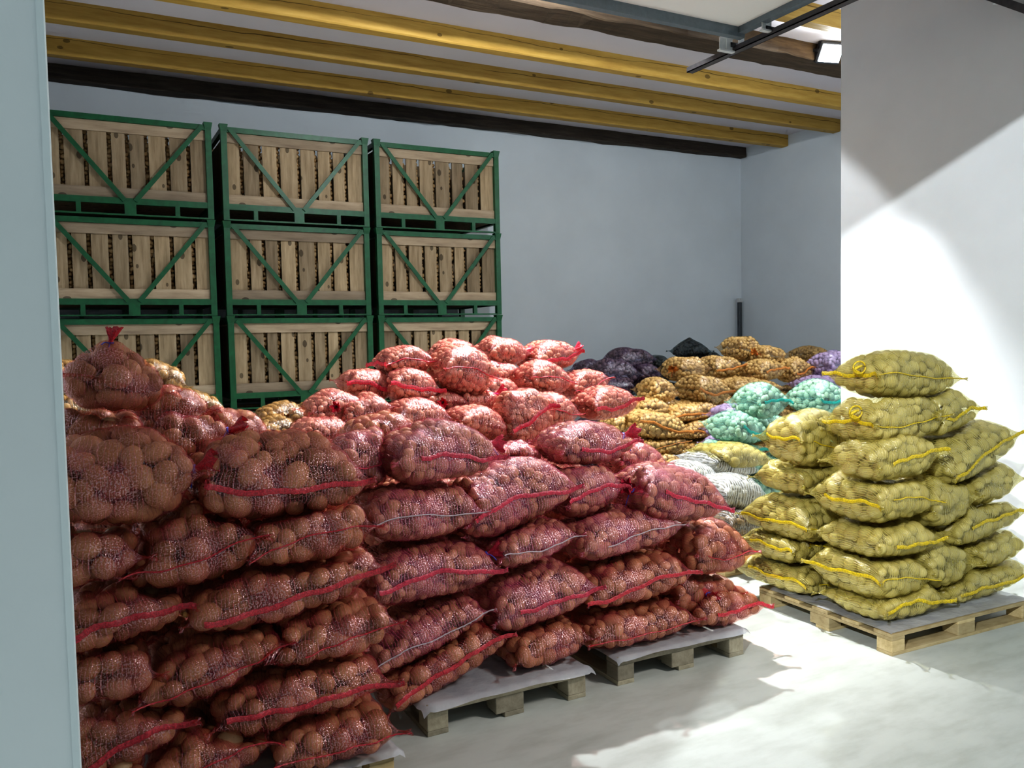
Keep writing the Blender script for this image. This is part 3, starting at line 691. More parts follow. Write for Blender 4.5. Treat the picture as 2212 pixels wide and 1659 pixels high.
    ('rf', 'orange', 7.338, 7.416, 1.296, 0.208, 0.216, 0.14, 3, 'F', '', 0, 0, 'orange sack in the upper middle of the orange heap, band along its foot', 'orange sacks of the far heap'),
    ('rg', 'orange', 7.93, 7.47, 1.273, 0.154, 0.17, 0.163, 6, 'F', '', 0, 0, 'orange sack with an orange band ending beside the violet sack', 'orange sacks of the far heap'),
    ('rh', 'orange', 5.505, 7.092, 1.153, 0.151, 0.192, 0.146, -6, 'n', '', 0, 0, 'tan sack at the left shoulder of the orange heap, beside the purple sacks', 'orange sacks of the far heap'),
    ('ri', 'orange', 6.08, 7.04, 1.13, 0.218, 0.24, 0.168, -5, 'F', '', 0, 0, 'big pale orange sack with a pointed foot in the centre of the orange heap', 'orange sacks of the far heap'),
    ('rj', 'orange', 6.902, 7.24, 1.11, 0.36, 0.24, 0.126, -3, 'n', '', 0, 0, 'long orange sack behind the first mint sack', 'orange sacks of the far heap'),
    ('rk', 'orange', 5.291, 7.016, 0.994, 0.171, 0.216, 0.105, 0, 'n', '', 0, 0, 'tan sack directly below the left shoulder of the orange heap', 'orange sacks of the far heap'),
    ('rl', 'orange', 5.758, 6.94, 0.926, 0.311, 0.24, 0.106, 6, 'F', '', 0, 0, 'orange sack with a drooping band below the big pale one', 'orange sacks of the far heap'),
    ('rm', 'orange', 6.537, 7.17, 0.901, 0.15, 0.17, 0.161, 0, 'n', '', 0, 0, 'narrow orange sack end left of the upper mint sack', 'orange sacks of the far heap'),
    ('rn', 'orange', 5.006, 6.54, 0.858, 0.293, 0.24, 0.151, -9, 'F', '', 0, 0, 'tan sack slanting down right with an orange lip, lower left of the orange heap', 'orange sacks of the far heap'),
    ('ro', 'orange', 5.787, 6.84, 0.756, 0.246, 0.24, 0.115, 5, 'F', '', 0, 0, 'orange sack with a bright band below the one with the drooping band', 'orange sacks of the far heap'),
    ('rp', 'orange', 4.981, 6.54, 0.684, 0.284, 0.24, 0.147, 0, 't', '', 0, 0, 'lowest large orange sack above the white sacks', 'orange sacks of the far heap'),
    ('rq', 'orange', 5.797, 6.84, 0.573, 0.221, 0.24, 0.119, 0, 'n', '', 0, 0, 'brownish orange sack right of the lowest large one', 'orange sacks of the far heap'),
    ('rr', 'orange', 4.72, 6.67, 0.903, 0.15, 0.17, 0.105, 0, 'n', '', 0, 0, 'small tan sack end peeping out above the right red stack', 'orange sacks of the far heap'),
    ('rs', 'orange', 4.988, 6.37, 0.513, 0.15, 0.17, 0.105, 0, 'n', '', 0, 0, 'tan sack lying just behind the white sacks', 'orange sacks of the far heap'),
    ('rt', 'orange', 5.991, 6.77, 0.457, 0.15, 0.17, 0.105, 0, 'n', '', 0, 0, 'small orange sack at the foot of the mint sacks', 'orange sacks of the far heap'),
    ('ua', 'purple', 6.549, 9.04, 1.421, 0.279, 0.24, 0.165, -2, 'n', '', 0, 0, 'topmost dark purple sack of the far purple heap', 'dark purple sacks by the rear wall'),
    ('ub', 'purple', 5.99, 9.17, 1.304, 0.154, 0.17, 0.145, 0, 'n', '', 0, 0, 'dark purple sack at the left end of the far purple heap', 'dark purple sacks by the rear wall'),
    ('uc', 'purple', 6.079, 8.74, 1.264, 0.274, 0.24, 0.197, -6, 'n', '', 0, 0, 'large dark purple sack below the topmost one, slanting right', 'dark purple sacks by the rear wall'),
    ('ud', 'purple', 6.624, 8.792, 1.255, 0.153, 0.192, 0.136, 4, 'n', '', 0, 0, 'dark purple sack right of the large one, against the orange heap', 'dark purple sacks by the rear wall'),
    ('ue', 'purple', 5.853, 8.44, 1.102, 0.21, 0.24, 0.138, 0, 'n', '', 0, 0, 'lowest dark purple sack, above the right foot of the rear red heap', 'dark purple sacks by the rear wall'),
    ('na', 'navy', 8.122, 9.64, 1.523, 0.202, 0.24, 0.173, 0, 'n', '', 0, 1, 'peaked dark green sack standing against the rear wall', 'dark green and navy sacks by the rear wall'),
    ('nb', 'navy', 7.271, 9.37, 1.367, 0.15, 0.17, 0.105, 0, 'n', '', 0, 0, 'small dark green sack end left of the peaked one', 'dark green and navy sacks by the rear wall'),
    ('nc', 'navy', 8.319, 9.47, 1.384, 0.15, 0.17, 0.105, 0, 'n', '', 0, 0, 'small navy sack end right of the peaked dark green one', 'dark green and navy sacks by the rear wall'),
    ('nd', 'navy', 6.073, 8.37, 0.95, 0.15, 0.17, 0.105, 0, 'n', '', 0, 0, 'scrap of a navy sack under the lowest purple sack', 'dark green and navy sacks by the rear wall'),
    ('va', 'violet', 8.296, 7.216, 1.331, 0.213, 0.216, 0.177, 4, 'n', '', 0, 0, "bright violet sack cut off by the white wall's edge, topmost violet", 'violet sacks'),
    ('vb', 'violet', 8.043, 7.14, 1.109, 0.303, 0.24, 0.117, 0, 'n', '', 0, 0, "dark violet sack beneath the topmost violet one at the wall's edge", 'violet sacks'),
    ('vc', 'violet', 5.775, 6.27, 0.946, 0.15, 0.17, 0.105, 0, 'n', '', 0, 0, 'violet sack end left of the seam between the two mint rows', 'violet sacks'),
    ('vd', 'violet', 5.73, 6.27, 0.784, 0.15, 0.17, 0.105, 0, 'n', '', 0, 0, 'violet sack end just below, beside the lower mint sack', 'violet sacks'),
    ('ve', 'violet', 5.614, 6.17, 0.666, 0.15, 0.17, 0.105, 0, 'n', '', 0, 0, 'lowest violet sack end beside the bottom mint sack', 'violet sacks'),
    ('ma', 'mint', 5.507, 5.598, 1.121, 0.169, 0.198, 0.17, -6, 'F', '', 0, 0, 'upper left mint green sack with a teal band and pointed left corner', 'mint green sacks'),
    ('mb', 'mint', 6.394, 5.72, 1.095, 0.195, 0.22, 0.183, -2, 'F', '', 0, 0, 'upper right mint green sack, palest, touching the top yellow sacks', 'mint green sacks'),
    ('mc', 'mint', 5.256, 5.62, 0.888, 0.2, 0.22, 0.15, -10, 'F', '', 0, 0, 'lower mint green sack with a pointed left corner, second row', 'mint green sacks'),
    ('md', 'mint', 5.817, 5.798, 0.841, 0.169, 0.198, 0.12, 0, 'F', '', 0, 0, 'mint sack end hidden between the second row mint sack and the yellow stack', 'mint green sacks'),
    ('me', 'mint', 5.214, 5.62, 0.724, 0.188, 0.22, 0.105, 0, 'F', '', 0, 0, 'bottom mint green sack showing only its left corner', 'mint green sacks'),
    ('wa', 'white', 4.702, 5.24, 0.666, 0.226, 0.24, 0.105, -10, 'n', '', 0, 0, 'white net sack at the back, slanting down to the right', 'white sacks'),
    ('wb', 'white', 4.26, 5.092, 0.639, 0.154, 0.192, 0.105, -5, 'n', '', 0, 0, 'white net sack on the left, behind the right red stack', 'white sacks'),
    ('wc', 'white', 4.325, 4.716, 0.542, 0.202, 0.216, 0.146, -12, 'n', '', 0, 0, 'large front white net sack with a frayed lower corner', 'white sacks'),
    ('wd', 'tan', 4.249, 4.592, 0.359, 0.173, 0.192, 0.111, 0, 'n', '', 0, 0, 'grey-brown net sack under the large white one', 'white sacks'),
    ('ya0', 'yellow', 4.736, 5.14, 0.739, 0.232, 0.24, 0.108, -4, 'n', '', 0, 0, 'pale yellow sack lying behind the white sacks, beside the yellow stack', 'yellow sacks'),
    ('ya', 'yellow', 4.303, 3.27, 1.464, 0.353, 0.17, 0.15, 0, 'L', 'L', 1, 0, 'topmost yellow sack with a looped tie on its left, against the white wall', 'yellow sacks'),
    ('yb', 'yellow', 4.16, 3.22, 1.221, 0.3, 0.17, 0.158, 0, 'L', 'L', 1, 0, 'second yellow sack from the top, tied at its upper left corner', 'yellow sacks'),
    ('yc', 'yellow', 4.581, 3.275, 1.238, 0.188, 0.225, 0.15, 0, 'F', '', 1, 0, 'yellow sack behind the second from the top, toward the wall', 'yellow sacks'),
    ('yd', 'yellow', 4.04, 3.68, 1.064, 0.24, 0.177, 0.187, 0, 'L', '', 1, 0, 'yellow sack bulging left at the upper left of the yellow stack, ruffled band beneath', 'yellow sacks'),
    ('ye', 'yellow', 4.049, 3.14, 1.027, 0.269, 0.17, 0.15, 0, 'F', '', 1, 0, 'third yellow sack down the front corner, band along its right side', 'yellow sacks'),
    ('yf', 'yellow', 4.758, 3.23, 0.99, 0.334, 0.25, 0.162, 15, 'F', '', 1, 0, 'yellow sack tilted up to a pointed right corner, upper right of the yellow stack', 'yellow sacks'),
    ('yg', 'yellow', 4.06, 3.717, 0.841, 0.24, 0.195, 0.129, 0, 'n', '', 1, 0, 'small yellow sack under the bulging upper left one', 'yellow sacks'),
    ('yh', 'yellow', 4.013, 3.183, 0.795, 0.233, 0.233, 0.155, 0, 'L', '', 1, 0, 'fourth yellow sack down the front corner with a band dipping to a rounded corner', 'yellow sacks'),
    ('yi', 'yellow', 4.444, 3.195, 0.727, 0.194, 0.225, 0.161, 0, 'n', '', 1, 0, 'yellow sack right of the fourth front corner sack, without band', 'yellow sacks'),
    ('yj', 'yellow', 4.901, 3.25, 0.792, 0.229, 0.25, 0.156, 6, 'n', '', 1, 0, 'yellow sack at the right edge, below the tilted pointed one', 'yellow sacks'),
    ('yk', 'yellow', 4.04, 3.738, 0.58, 0.24, 0.265, 0.162, 0, 'L', '', 1, 0, 'yellow sack on the left face with a band falling to the right, mid height', 'yellow sacks'),
    ('yl', 'yellow', 4.029, 3.171, 0.564, 0.249, 0.221, 0.113, 0, 'F', '', 1, 0, 'fifth yellow sack down the front corner with stretched pale netting', 'yellow sacks'),
    ('ym', 'yellow', 4.773, 3.22, 0.575, 0.32, 0.25, 0.146, 6, 'F', '', 1, 0, 'yellow sack with a rising band at the right edge, mid height', 'yellow sacks'),
    ('yn', 'yellow', 4.03, 3.793, 0.402, 0.24, 0.223, 0.126, 0, 'L', '', 1, 0, 'yellow sack on the left face, second from the pallet, frayed right corner', 'yellow sacks'),
    ('yo', 'yellow', 3.976, 3.187, 0.372, 0.206, 0.257, 0.147, 0, 'L', '', 1, 0, 'sixth yellow sack down the front corner with a broad frayed lip at its foot', 'yellow sacks'),
    ('yp', 'yellow', 4.446, 3.195, 0.368, 0.198, 0.225, 0.171, 0, 'n', '', 1, 0, 'yellow sack in the centre of the right face, one above the pallet', 'yellow sacks'),
    ('yq', 'yellow', 4.906, 3.195, 0.391, 0.199, 0.225, 0.133, 0, 'n', '', 1, 0, 'yellow sack at the right edge, second from the pallet', 'yellow sacks'),
    ('yr', 'yellow', 4.03, 3.784, 0.215, 0.24, 0.319, 0.105, 0, 'L', '', 1, 0, "bottom yellow sack at the left end of the yellow stack's pallet", 'yellow sacks'),
    ('ys', 'yellow', 4.054, 3.155, 0.215, 0.264, 0.225, 0.105, 0, 'F', '', 1, 0, 'bottom yellow sack on the front corner of its pallet', 'yellow sacks'),
    ('yt', 'yellow', 4.795, 3.2, 0.215, 0.376, 0.25, 0.105, 5, 'F', '', 1, 0, 'bottom yellow sack with a long band at the right end of its pallet', 'yellow sacks')]

def sack_frame(row):
    x, y, z, a, b, c, tilt = row[2:9]
    t = radians(tilt)
    return np.array([[cos(t), 0, -sin(t)], [0, 1, 0], [sin(t), 0, cos(t)]]), np.array((x, y, z))
FR = [(*sack_frame(s), s[5], s[6], s[7]) for s in SACKS]
def seen(Pw, own):
    """which world points the photo's viewpoint sees past the other sacks and the jamb"""
    dv = Pw - CAMLOC; L = np.linalg.norm(dv, axis=1); ok = np.ones(len(Pw), bool)
    q = dv @ CAM_M.T; px = 1106 + 1790*q[:, 0]/q[:, 2]; py = 829.5 + 1790*q[:, 1]/q[:, 2]
    ok &= (px > 70 + .06*py) & (px < 2222) & (py < 1670) & (py > 0)
    ts = np.linspace(.45, .985, 60)
    cpt = Pw.mean(0)
    for j, (Rm, o, a, b, c) in enumerate(FR):
        if j == own: continue
        u = (o - CAMLOC); dj = np.linalg.norm(u)
        if dj > np.linalg.norm(cpt - CAMLOC) + .5: continue
        w = cpt - CAMLOC; w = w/np.linalg.norm(w)
        if np.linalg.norm(u - w*(u @ w)) > .95: continue
        I = np.where(ok)[0]
        if not len(I): break
        S = (CAMLOC + dv[I, None, :]*ts[None, :, None] - o) @ Rm
        s_ = np.abs(S[..., 0]/a)**3; t_ = np.abs(S[..., 1]/b)**3; zz = (S[..., 2]/c)**2
        hit = (s_ < 1) & (t_ < 1) & (zz < np.clip(1 - s_, 0, 1)*np.clip(1 - t_, 0, 1)*.86)
        ok[I[hit.any(1)]] = False
    return ok

def edge_ribbon(E, Nout, w, seed, lift=.004, wave=.006):
    """flat band following an edge line E with outward directions Nout"""
    r = np.random.default_rng(seed); n = len(E); k = np.linspace(0, 1, n)
    up = np.array((0, 0, 1.0)); off = wave*np.sin(k*9 + r.uniform(0, 6)) + wave*.5*np.sin(k*23 + r.uniform(0, 6))
    tang = np.gradient(E, axis=0); tang /= np.linalg.norm(tang, axis=1, keepdims=True) + 1e-9
    side = np.cross(tang, Nout); side /= np.linalg.norm(side, axis=1, keepdims=True) + 1e-9
    V = []
    for i in range(n):
        p = E[i] + Nout[i]*lift
        ww = w*(1 + .12*math.sin(i*1.7))
        V += [p + side[i]*(ww/2 + off[i]), p + Nout[i]*(.006 + .004*math.sin(i*2.3)) + side[i]*off[i], p - side[i]*(ww/2 - off[i])]
    F = []
    for i in range(n - 1):
        for q in (0, 1): F.append((i*3 + q, i*3 + q + 1, i*3 + q + 4, i*3 + q + 3))
    return np.array(V), np.array(F)

def make_tie(parent, pos, axis, col, cord, seed, size=1.0):
    """gathered net neck, flared and frilled, with a cord wound round it"""
    r = np.random.default_rng(seed); ax = Vector(axis).normalized(); u = ax.orthogonal().normalized(); w = ax.cross(u); p0 = Vector(pos)
    prof = [(-.045, .050), (-.02, .026), (0, .013), (.018, .014), (.045, .030), (.075, .050), (.095, .058)]
    n = 26; V = []; F = []
    for i, (l, rad) in enumerate(prof):
        for k in range(n):
            g = 2*pi*k/n; rr = rad*size*(1 + (.30 if i > 3 else .12)*sin(k*pi) + .28*((i - 3)/3 if i > 3 else .3)*cos(7*g + seed)); 
            V.append(tuple(p0 + ax*(l*size + (.014*sin(5*g + seed) if i > 4 else 0)*size) + (u*cos(g) + w*sin(g))*rr*(1 if i < 4 else (.75 + .35*cos(g + seed)))))
    for i in range(len(prof) - 1):
        for k in range(n): F.append((i*n + k, i*n + (k+1) % n, (i+1)*n + (k+1) % n, (i+1)*n + k))
    nk = link(bpy.data.objects.new('gathered_neck', mesh_np('gathered_neck', np.array(V), np.array(F), BANDM[col])), parent)
    m = MB()
    for q in (0, 1):
        m.tube([tuple(p0 + ax*(.003 + q*.006)*size + (u*cos(g) + w*sin(g))*.0165*size) for g in np.linspace(0, 2*pi, 20)[:-1]], .0032*size, 6, True)
    for q in (0, 1):
        g0 = r.uniform(0, 6); e = u*cos(g0) + w*sin(g0)
        m.tube([tuple(p0 + e*(.016 + .05*s)*size + ax*(.05*s*(1 - q) - .02*q*s)*size + Vector((0, 0, -.05*s*s*size))) for s in np.linspace(0, 1, 8)], .003*size, 6)
    m.build('tie_cord', cord, nk, True)

def within(Pw, j, grow=1.0):
    """which world points lie inside sack j's cushion"""
    Rm, o, a, b, c = FR[j]
    q = (Pw - o) @ Rm
    s3, t3 = np.abs(q[..., 0]/(a*grow))**3, np.abs(q[..., 1]/(b*grow))**3
    return (s3 < 1) & (t3 < 1) & ((q[..., 2]/(c*grow))**2 < np.clip(1 - s3, 0, 1)*np.clip(1 - t3, 0, 1))
def press(i, top, bot):
    """where a sack lies against an earlier one its side is pressed in, so they touch instead of passing through each other"""
    Rm, o, a, b, c = FR[i]; n = top.shape
    P = np.concatenate([top.reshape(-1, 3), bot.reshape(-1, 3)]); lam = np.ones(len(P))
    near = [j for j in range(i) if np.linalg.norm(FR[j][1] - o) < np.hypot(a, b) + np.hypot(FR[j][2], FR[j][3])]
    for j in near:
        for _ in range(9):
            k = within((P*lam[:, None]) @ Rm.T + o, j, 1.07) & (lam > .56)
            if not k.any(): break
            lam[k] -= .05
    if (lam < 1).any():
        for h in (0, 1):
            L = lam[h*n[0]*n[1]:(h+1)*n[0]*n[1]].reshape(n[:2])
            for _ in range(5):
                g = np.pad(L, 1, mode='edge'); L = np.minimum(L, (g[:-2, 1:-1] + g[2:, 1:-1] + g[1:-1, :-2] + g[1:-1, 2:] + L)/5)
            lam[h*n[0]*n[1]:(h+1)*n[0]*n[1]] = L.ravel()
        lt, lb = lam[:n[0]*n[1]].reshape(n[:2]), lam[n[0]*n[1]:].reshape(n[:2])
        e = np.zeros(n[:2], bool); e[0] = e[-1] = True; e[:, 0] = e[:, -1] = True
        m = np.minimum(lt[e], lb[e]); lt[e] = m; lb[e] = m
        return top*lt[..., None], bot*lb[..., None]
    return top, bot
def build_sack(i, row, parent, want_visible=True):
    sid, col, x, y, z, a, b, c, tilt, seam, tie, det, peak = row[:13]
    rad = PR[col]*(1.24 if sid.startswith('p1') else 1)
    rad = min(rad, c*.41)
    seed = 1000 + i*17
    ns, nt = (64, 52) if det else (40, 34)
    if det == 2: ns, nt = 76, 60
    top, bot, us, ut, S, T, H = pillow(a, b, c, ns, nt, seed, peak)
    if i < len(SACKS): top, bot = press(i, top, bot)
    Nt, Nb = gridn(top, 1), gridn(bot, -1)
    e = np.zeros((ns + 1, nt + 1), bool); e[0] = e[-1] = True; e[:, 0] = e[:, -1] = True
    m = Nt[e] + Nb[e]; m /= np.linalg.norm(m, axis=1, keepdims=True) + 1e-9
    flat = np.stack([S*np.abs(S)**5*b, T*np.abs(T)**5*a, 0*S], -1)[e]; flat /= np.linalg.norm(flat, axis=1, keepdims=True) + 1e-9
    m = flat; Nt[e] = m; Nb[e] = m
    core = (np.abs(S) < .985) & (np.abs(T) < .985) & (H > .12)
    C, A, R, Nn = fill(top[2:-2, 2:-2], bot[2:-2, 2:-2], Nt[2:-2, 2:-2], Nb[2:-2, 2:-2], rad, seed + 1, ntry=3200 if det else 2600)
    # drop the ones that would bulge out at thin corners
    mg = .95 if peak else .58
    k = ((np.abs(C[:, 0]) < a - rad*mg) & (np.abs(C[:, 1]) < b - rad*mg))
    def inside(C, A, R, slack):       # none may stick out of the net at the thin corners
        k = np.ones(len(C), bool); pw = 2 if peak else 3
        for ax_ in range(3):
            for sg in (-1, 1):
                E_ = C + A[:, :, ax_]*R[:, ax_:ax_+1]*sg
                s3, t3 = np.abs(E_[:, 0]/a)**pw, np.abs(E_[:, 1]/b)**pw
                k &= (s3 < 1 + slack*.4) & (t3 < 1 + slack*.4) & (np.abs(E_[:, 2]) < 1.05*c*np.sqrt(np.clip(1 - s3, 0, 1)*np.clip(1 - t3, 0, 1)) + slack*c + .1*slack)
        return k
    if not peak: k &= inside(C, A, R, .14)
    C, A, R, Nn = C[k], A[k], R[k], Nn[k]
    # an inner layer so that gaps show potatoes, not emptiness
    sc = np.array((max(.3, 1 - 1.55*rad/a), max(.3, 1 - 1.55*rad/b), max(.25, 1 - 1.55*rad/c)))
    C2, A2, R2, _ = fill(top[3:-3, 3:-3]*sc, bot[3:-3, 3:-3]*sc, Nt[3:-3, 3:-3], Nb[3:-3, 3:-3], rad*1.1, seed + 2, .72, 700)
    k = inside(C2, A2, R2, -.08); C2, A2, R2 = C2[k], A2[k], R2[k]
    ht = drape(top, Nt, C, A, R, 34); hb = drape(bot, Nb, C, A, R, 24)
    av = (ht[e] + hb[e])/2; ht[e] = av; hb[e] = av
    W = top + Nt*ht[..., None]; B = bot + Nb*hb[..., None]; B[e] = W[e]
    n1, n2 = ns + 1, nt + 1; I = np.arange(n1*n2).reshape(n1, n2)
    J = I + n1*n2; Jw = J.copy(); Jw[e] = I[e]
    Q = lambda G: np.stack([G[:-1, :-1], G[1:, :-1], G[1:, 1:], G[:-1, 1:]], -1).reshape(-1, 4)
    Fq = np.concatenate([Q(I), Q(Jw)[:, ::-1]])
    U, Vv = np.meshgrid(us, ut, indexing='ij'); uv = np.stack([U, Vv], -1).reshape(-1, 2)
    net = mesh_np('netting', np.concatenate([W.reshape(-1, 3), B.reshape(-1, 3)]), Fq, NET[col], True, np.concatenate([uv, uv]))
    z0 = np.array((0, 0, 0.0))
    link(bpy.data.objects.new('netting', net), parent)
    # potatoes: the ones in view each an object, the rest one mass
    vis = np.zeros(len(C), bool)
    if det and want_visible:
        Rm, o, *_ = FR[i]
        Pw = (C + Nn*R[:, 2:3]*.6) @ Rm.T + o; Nw = Nn @ Rm.T
        dcam = CAMLOC - Pw; dcam /= np.linalg.norm(dcam, axis=1, keepdims=True)
        cand = np.where((Nw*dcam).sum(1) > .12)[0]
        if len(cand):
            ok = cand[seen(Pw[cand], i)]
            if len(ok) > 100: ok = ok[np.argsort(-R[ok].prod(1))[:100]]
            vis[ok] = True
    rr = np.random.default_rng(seed + 5)
    for j in np.where(vis)[0]:
        po = bpy.data.objects.new('potato', pmesh(col, int(rr.integers(6)))); COL.objects.link(po); po.parent = parent
        mm = np.eye(4); mm[:3, :3] = A[j]*R[j][None, :]; mm[:3, 3] = C[j]
        if np.linalg.det(mm[:3, :3]) < 0: mm[:3, 1] *= -1
        po.matrix_local = Matrix(mm.tolist())
    rest = ~vis
    sub = 2 if rad > .03 or det else 1
    sub = 2
    V, F = joined(np.concatenate([C[rest], C2]), np.concatenate([A[rest], A2]), np.concatenate([R[rest], R2]), sub, seed)
    po = link(bpy.data.objects.new('potatoes', mesh_np('potatoes', V, F, POT[col])), parent); po['kind'] = 'stuff'
    # seams
    edges = dict(F=(W[:, 0], np.array((0, -1., 0))), L=(W[0, ::-1], np.array((-1., 0, 0))), B=(W[-1, :], np.array((1., 0, 0))))
    def rib(E, Nd, w, nm, mat, lift, wave):
        q = np.random.default_rng(seed + 3); n0 = int(len(E)*q.choice([0, .12, .28]) ); E = E[n0:]
        Nd = np.tile(Nd, (len(E), 1)); V, F = edge_ribbon(E, Nd, w, seed + 9, lift, wave)
        return link(bpy.data.objects.new(nm, mesh_np(nm, V, F, mat)), parent)
    bw = .021 if det else .026
    if seam == 'F': rib(*edges['F'], bw, 'seam_band', BANDM[col], .004, .008)
    elif seam == 'L': rib(*edges['L'], bw, 'seam_band', BANDM[col], .004, .008); rib(*edges['F'], .007, 'seam_thread', BANDM[col], .004, .005)
    elif seam == 'B': rib(*edges['B'], bw, 'seam_band', BANDM[col], .004, .008)
    elif seam == 't': rib(*edges['F'], .0055, 'seam_thread', M_thread if col == 'pink' else BANDM[col], .004, .005)
    if tie:
        cord = M_cordo if col in ('orange', 'ochre') else (M_cordp if sid in ('sc', 'sd', 'sr') else (BANDM['yellow'] if col == 'yellow' else M_cord))
        pos, ax = dict(R=((a, 0, .02), (1, -.25, .1)), L=((-a, -.3*b, .02), (-1, -.35, .25)), top=((-.02, 0, c*1.0), (-.1, -.1, 1)), F=((-.1*a, -b, .02), (-.15, -1, .05)))[tie]
        if tie == 'R': pos = (a, -b*.45, .02)
        if col == 'yellow':
            q = np.array(pos); m = MB()
            m.tube([tuple(q + np.array((-.03*u_ - .05*sin(u_*2.2), -.02*u_, .05*u_ - .01*u_*u_))) for u_ in np.linspace(0, 1.6, 10)], list(np.linspace(.016, .006, 10)), 8)
            m.tube([tuple(q + np.array((-.05 + .05*cos(g), -.03, .045 + .035*sin(g)))) for g in np.linspace(0, 2*pi, 18)[:-1]], .005, 6, True)
            m.build('tie_loop', cord, parent, True)
        else: make_tie(parent, pos, ax, col, cord, seed, .6 if tie in ('top', 'F') else .85)

for i, row in enumerate(SACKS):
    Rm, o = sack_frame(row)
    root = empty('potato_sack'); mm = np.eye(4); mm[:3, :3] = Rm; mm[:3, 3] = o
    root.matrix_world = Matrix(mm.tolist())
    tag(root, row[13], 'sack', row[14])
    build_sack(i, row, root)

# sacks deeper in the stacks that carry the ones in view: copies of one sack per colour
FILL = [
    ('ochre', -0.25, 0.25, 5.35, 5.85, 1.0, 1.46, 'brown net sack buried under the ochre sack behind the peaked sack', 'brown sacks buried under the ochre sack behind the peaked sack'),
    ('mint', 6.1, 6.7, 5.5, 5.95, 0.64, 0.9, 'mint net sack buried under the palest mint sack', 'mint sacks buried under the palest mint sack'),
    ('red', 0.2, 1.0, 3.5, 3.98, 0.92, 1.28, 'red net sack buried at the back of the near left stack', 'red sacks buried at the back of the near left stack'),
    ('salmon', 2.18, 2.78, 4.44, 4.84, 0.15, 1.04, 'salmon net sack buried under the upright salmon sack', 'salmon sacks buried under the upright salmon sack'),
    ('purple', 6.3, 7.0, 8.45, 9.1, 1.0, 1.11, 'purple net sack buried beneath the right purple sack', 'purple sacks buried beneath the right purple sack'),
    ('ochre', 0.3, 0.95, 4.82, 5.3, 1.06, 1.3, 'brown net sack buried under the pale ochre sack', 'brown sacks buried under the pale ochre sack'),
    ('white', 4.3, 5.1, 5.0, 5.5, 0.42, 0.56, 'white net sack buried under the white sack at the back', 'white sacks buried under the white sack at the back'),
    ('red', -0.15, 1.0, 3.46, 3.98, 0.15, 1.05, 'red net sack buried inside the near left stack', 'red sacks buried inside the near left stack'),
    ('red', 1.28, 2.1, 3.84, 4.4, 0.15, 1.05, 'red net sack buried inside the middle red stack', 'red sacks buried inside the middle red stack'),
    ('red', 2.36, 3.22, 3.74, 4.36, 0.15, 0.85, 'red net sack buried inside the right red stack', 'red sacks buried inside the right red stack'),
    ('salmon', 1.38, 2.18, 4.85, 5.4, 0.15, 1.2, 'salmon net sack buried inside the left of the rear red heap', 'salmon sacks buried inside the left of the rear red heap'),
    ('salmon', 2.42, 3.3, 4.9, 5.45, 0.15, 1.12, 'salmon net sack buried inside the right of the rear red heap', 'salmon sacks buried inside the right of the rear red heap'),
    ('salmon', 2.3, 3.1, 5.46, 6.0, 0.15, 1.38, 'salmon net sack buried at the back of the rear red heap', 'salmon sacks buried at the back of the rear red heap'),
    ('ochre', -0.2, 1.45, 5.05, 5.6, 0, 1.12, 'brown net sack buried in front of the crates', 'brown sacks buried in front of the crates'),
    ('orange', 4.85, 6.1, 6.5, 7.05, 0, 0.5, 'orange net sack buried under the front of the orange heap', 'orange sacks buried under the front of the orange heap'),
    ('orange', 5.3, 7.9, 7.3, 7.85, 0, 1.05, 'orange net sack buried inside the orange heap', 'orange sacks buried inside the orange heap'),
    ('orange', 7.0, 8.0, 7.86, 8.4, 0, 1.25, 'orange net sack buried at the back of the orange heap', 'orange sacks buried at the back of the orange heap'),
    ('orange', 8.7, 9.5, 8.1, 8.6, 0, 1.25, 'orange net sack buried at the right end of the orange heap', 'orange sacks buried at the right end of the orange heap'),
    ('purple', 5.7, 7.0, 8.4, 9.2, 0, 1.0, 'purple net sack buried inside the dark purple heap', 'purple sacks buried inside the dark purple heap'),
    ('navy', 7.0, 8.6, 9.25, 9.85, 0, 1.28, 'navy net sack buried in the dark pile at the rear wall', 'navy sacks buried in the dark pile at the rear wall'),
    ('violet', 7.85, 8.6, 6.95, 7.45, 0, 0.95, 'violet net sack buried in the violet stack at the pier', 'violet sacks buried in the violet stack at the pier'),
    ('violet', 5.5, 6.1, 6.05, 6.55, 0, 0.52, 'violet net sack buried behind the mint sacks', 'violet sacks buried behind the mint sacks'),
    ('mint', 5.1, 6.55, 5.42, 5.95, 0, 0.64, 'mint net sack buried under the mint sacks', 'mint sacks buried under the mint sacks'),
    ('white', 4.1, 5.0, 4.5, 5.45, 0.15, 0.42, 'white net sack buried under the white sacks', 'white sacks buried under the white sacks'),
    ('yellow', 4.2, 4.9, 3.46, 3.9, 0.15, 0.85, 'yellow net sack buried inside the yellow stack', 'yellow sacks buried inside the yellow stack')]
CORE = {}
def core_sack(col):
    if col not in CORE:
        root = empty('potato_sack')
        build_sack(500 + len(CORE), ('f', col, 0, 0, 0, .38, .27, .125, 0, 'n', '', 0, 0), root, False)
        CORE[col] = root
        return root
    return copy_tree(CORE[col])
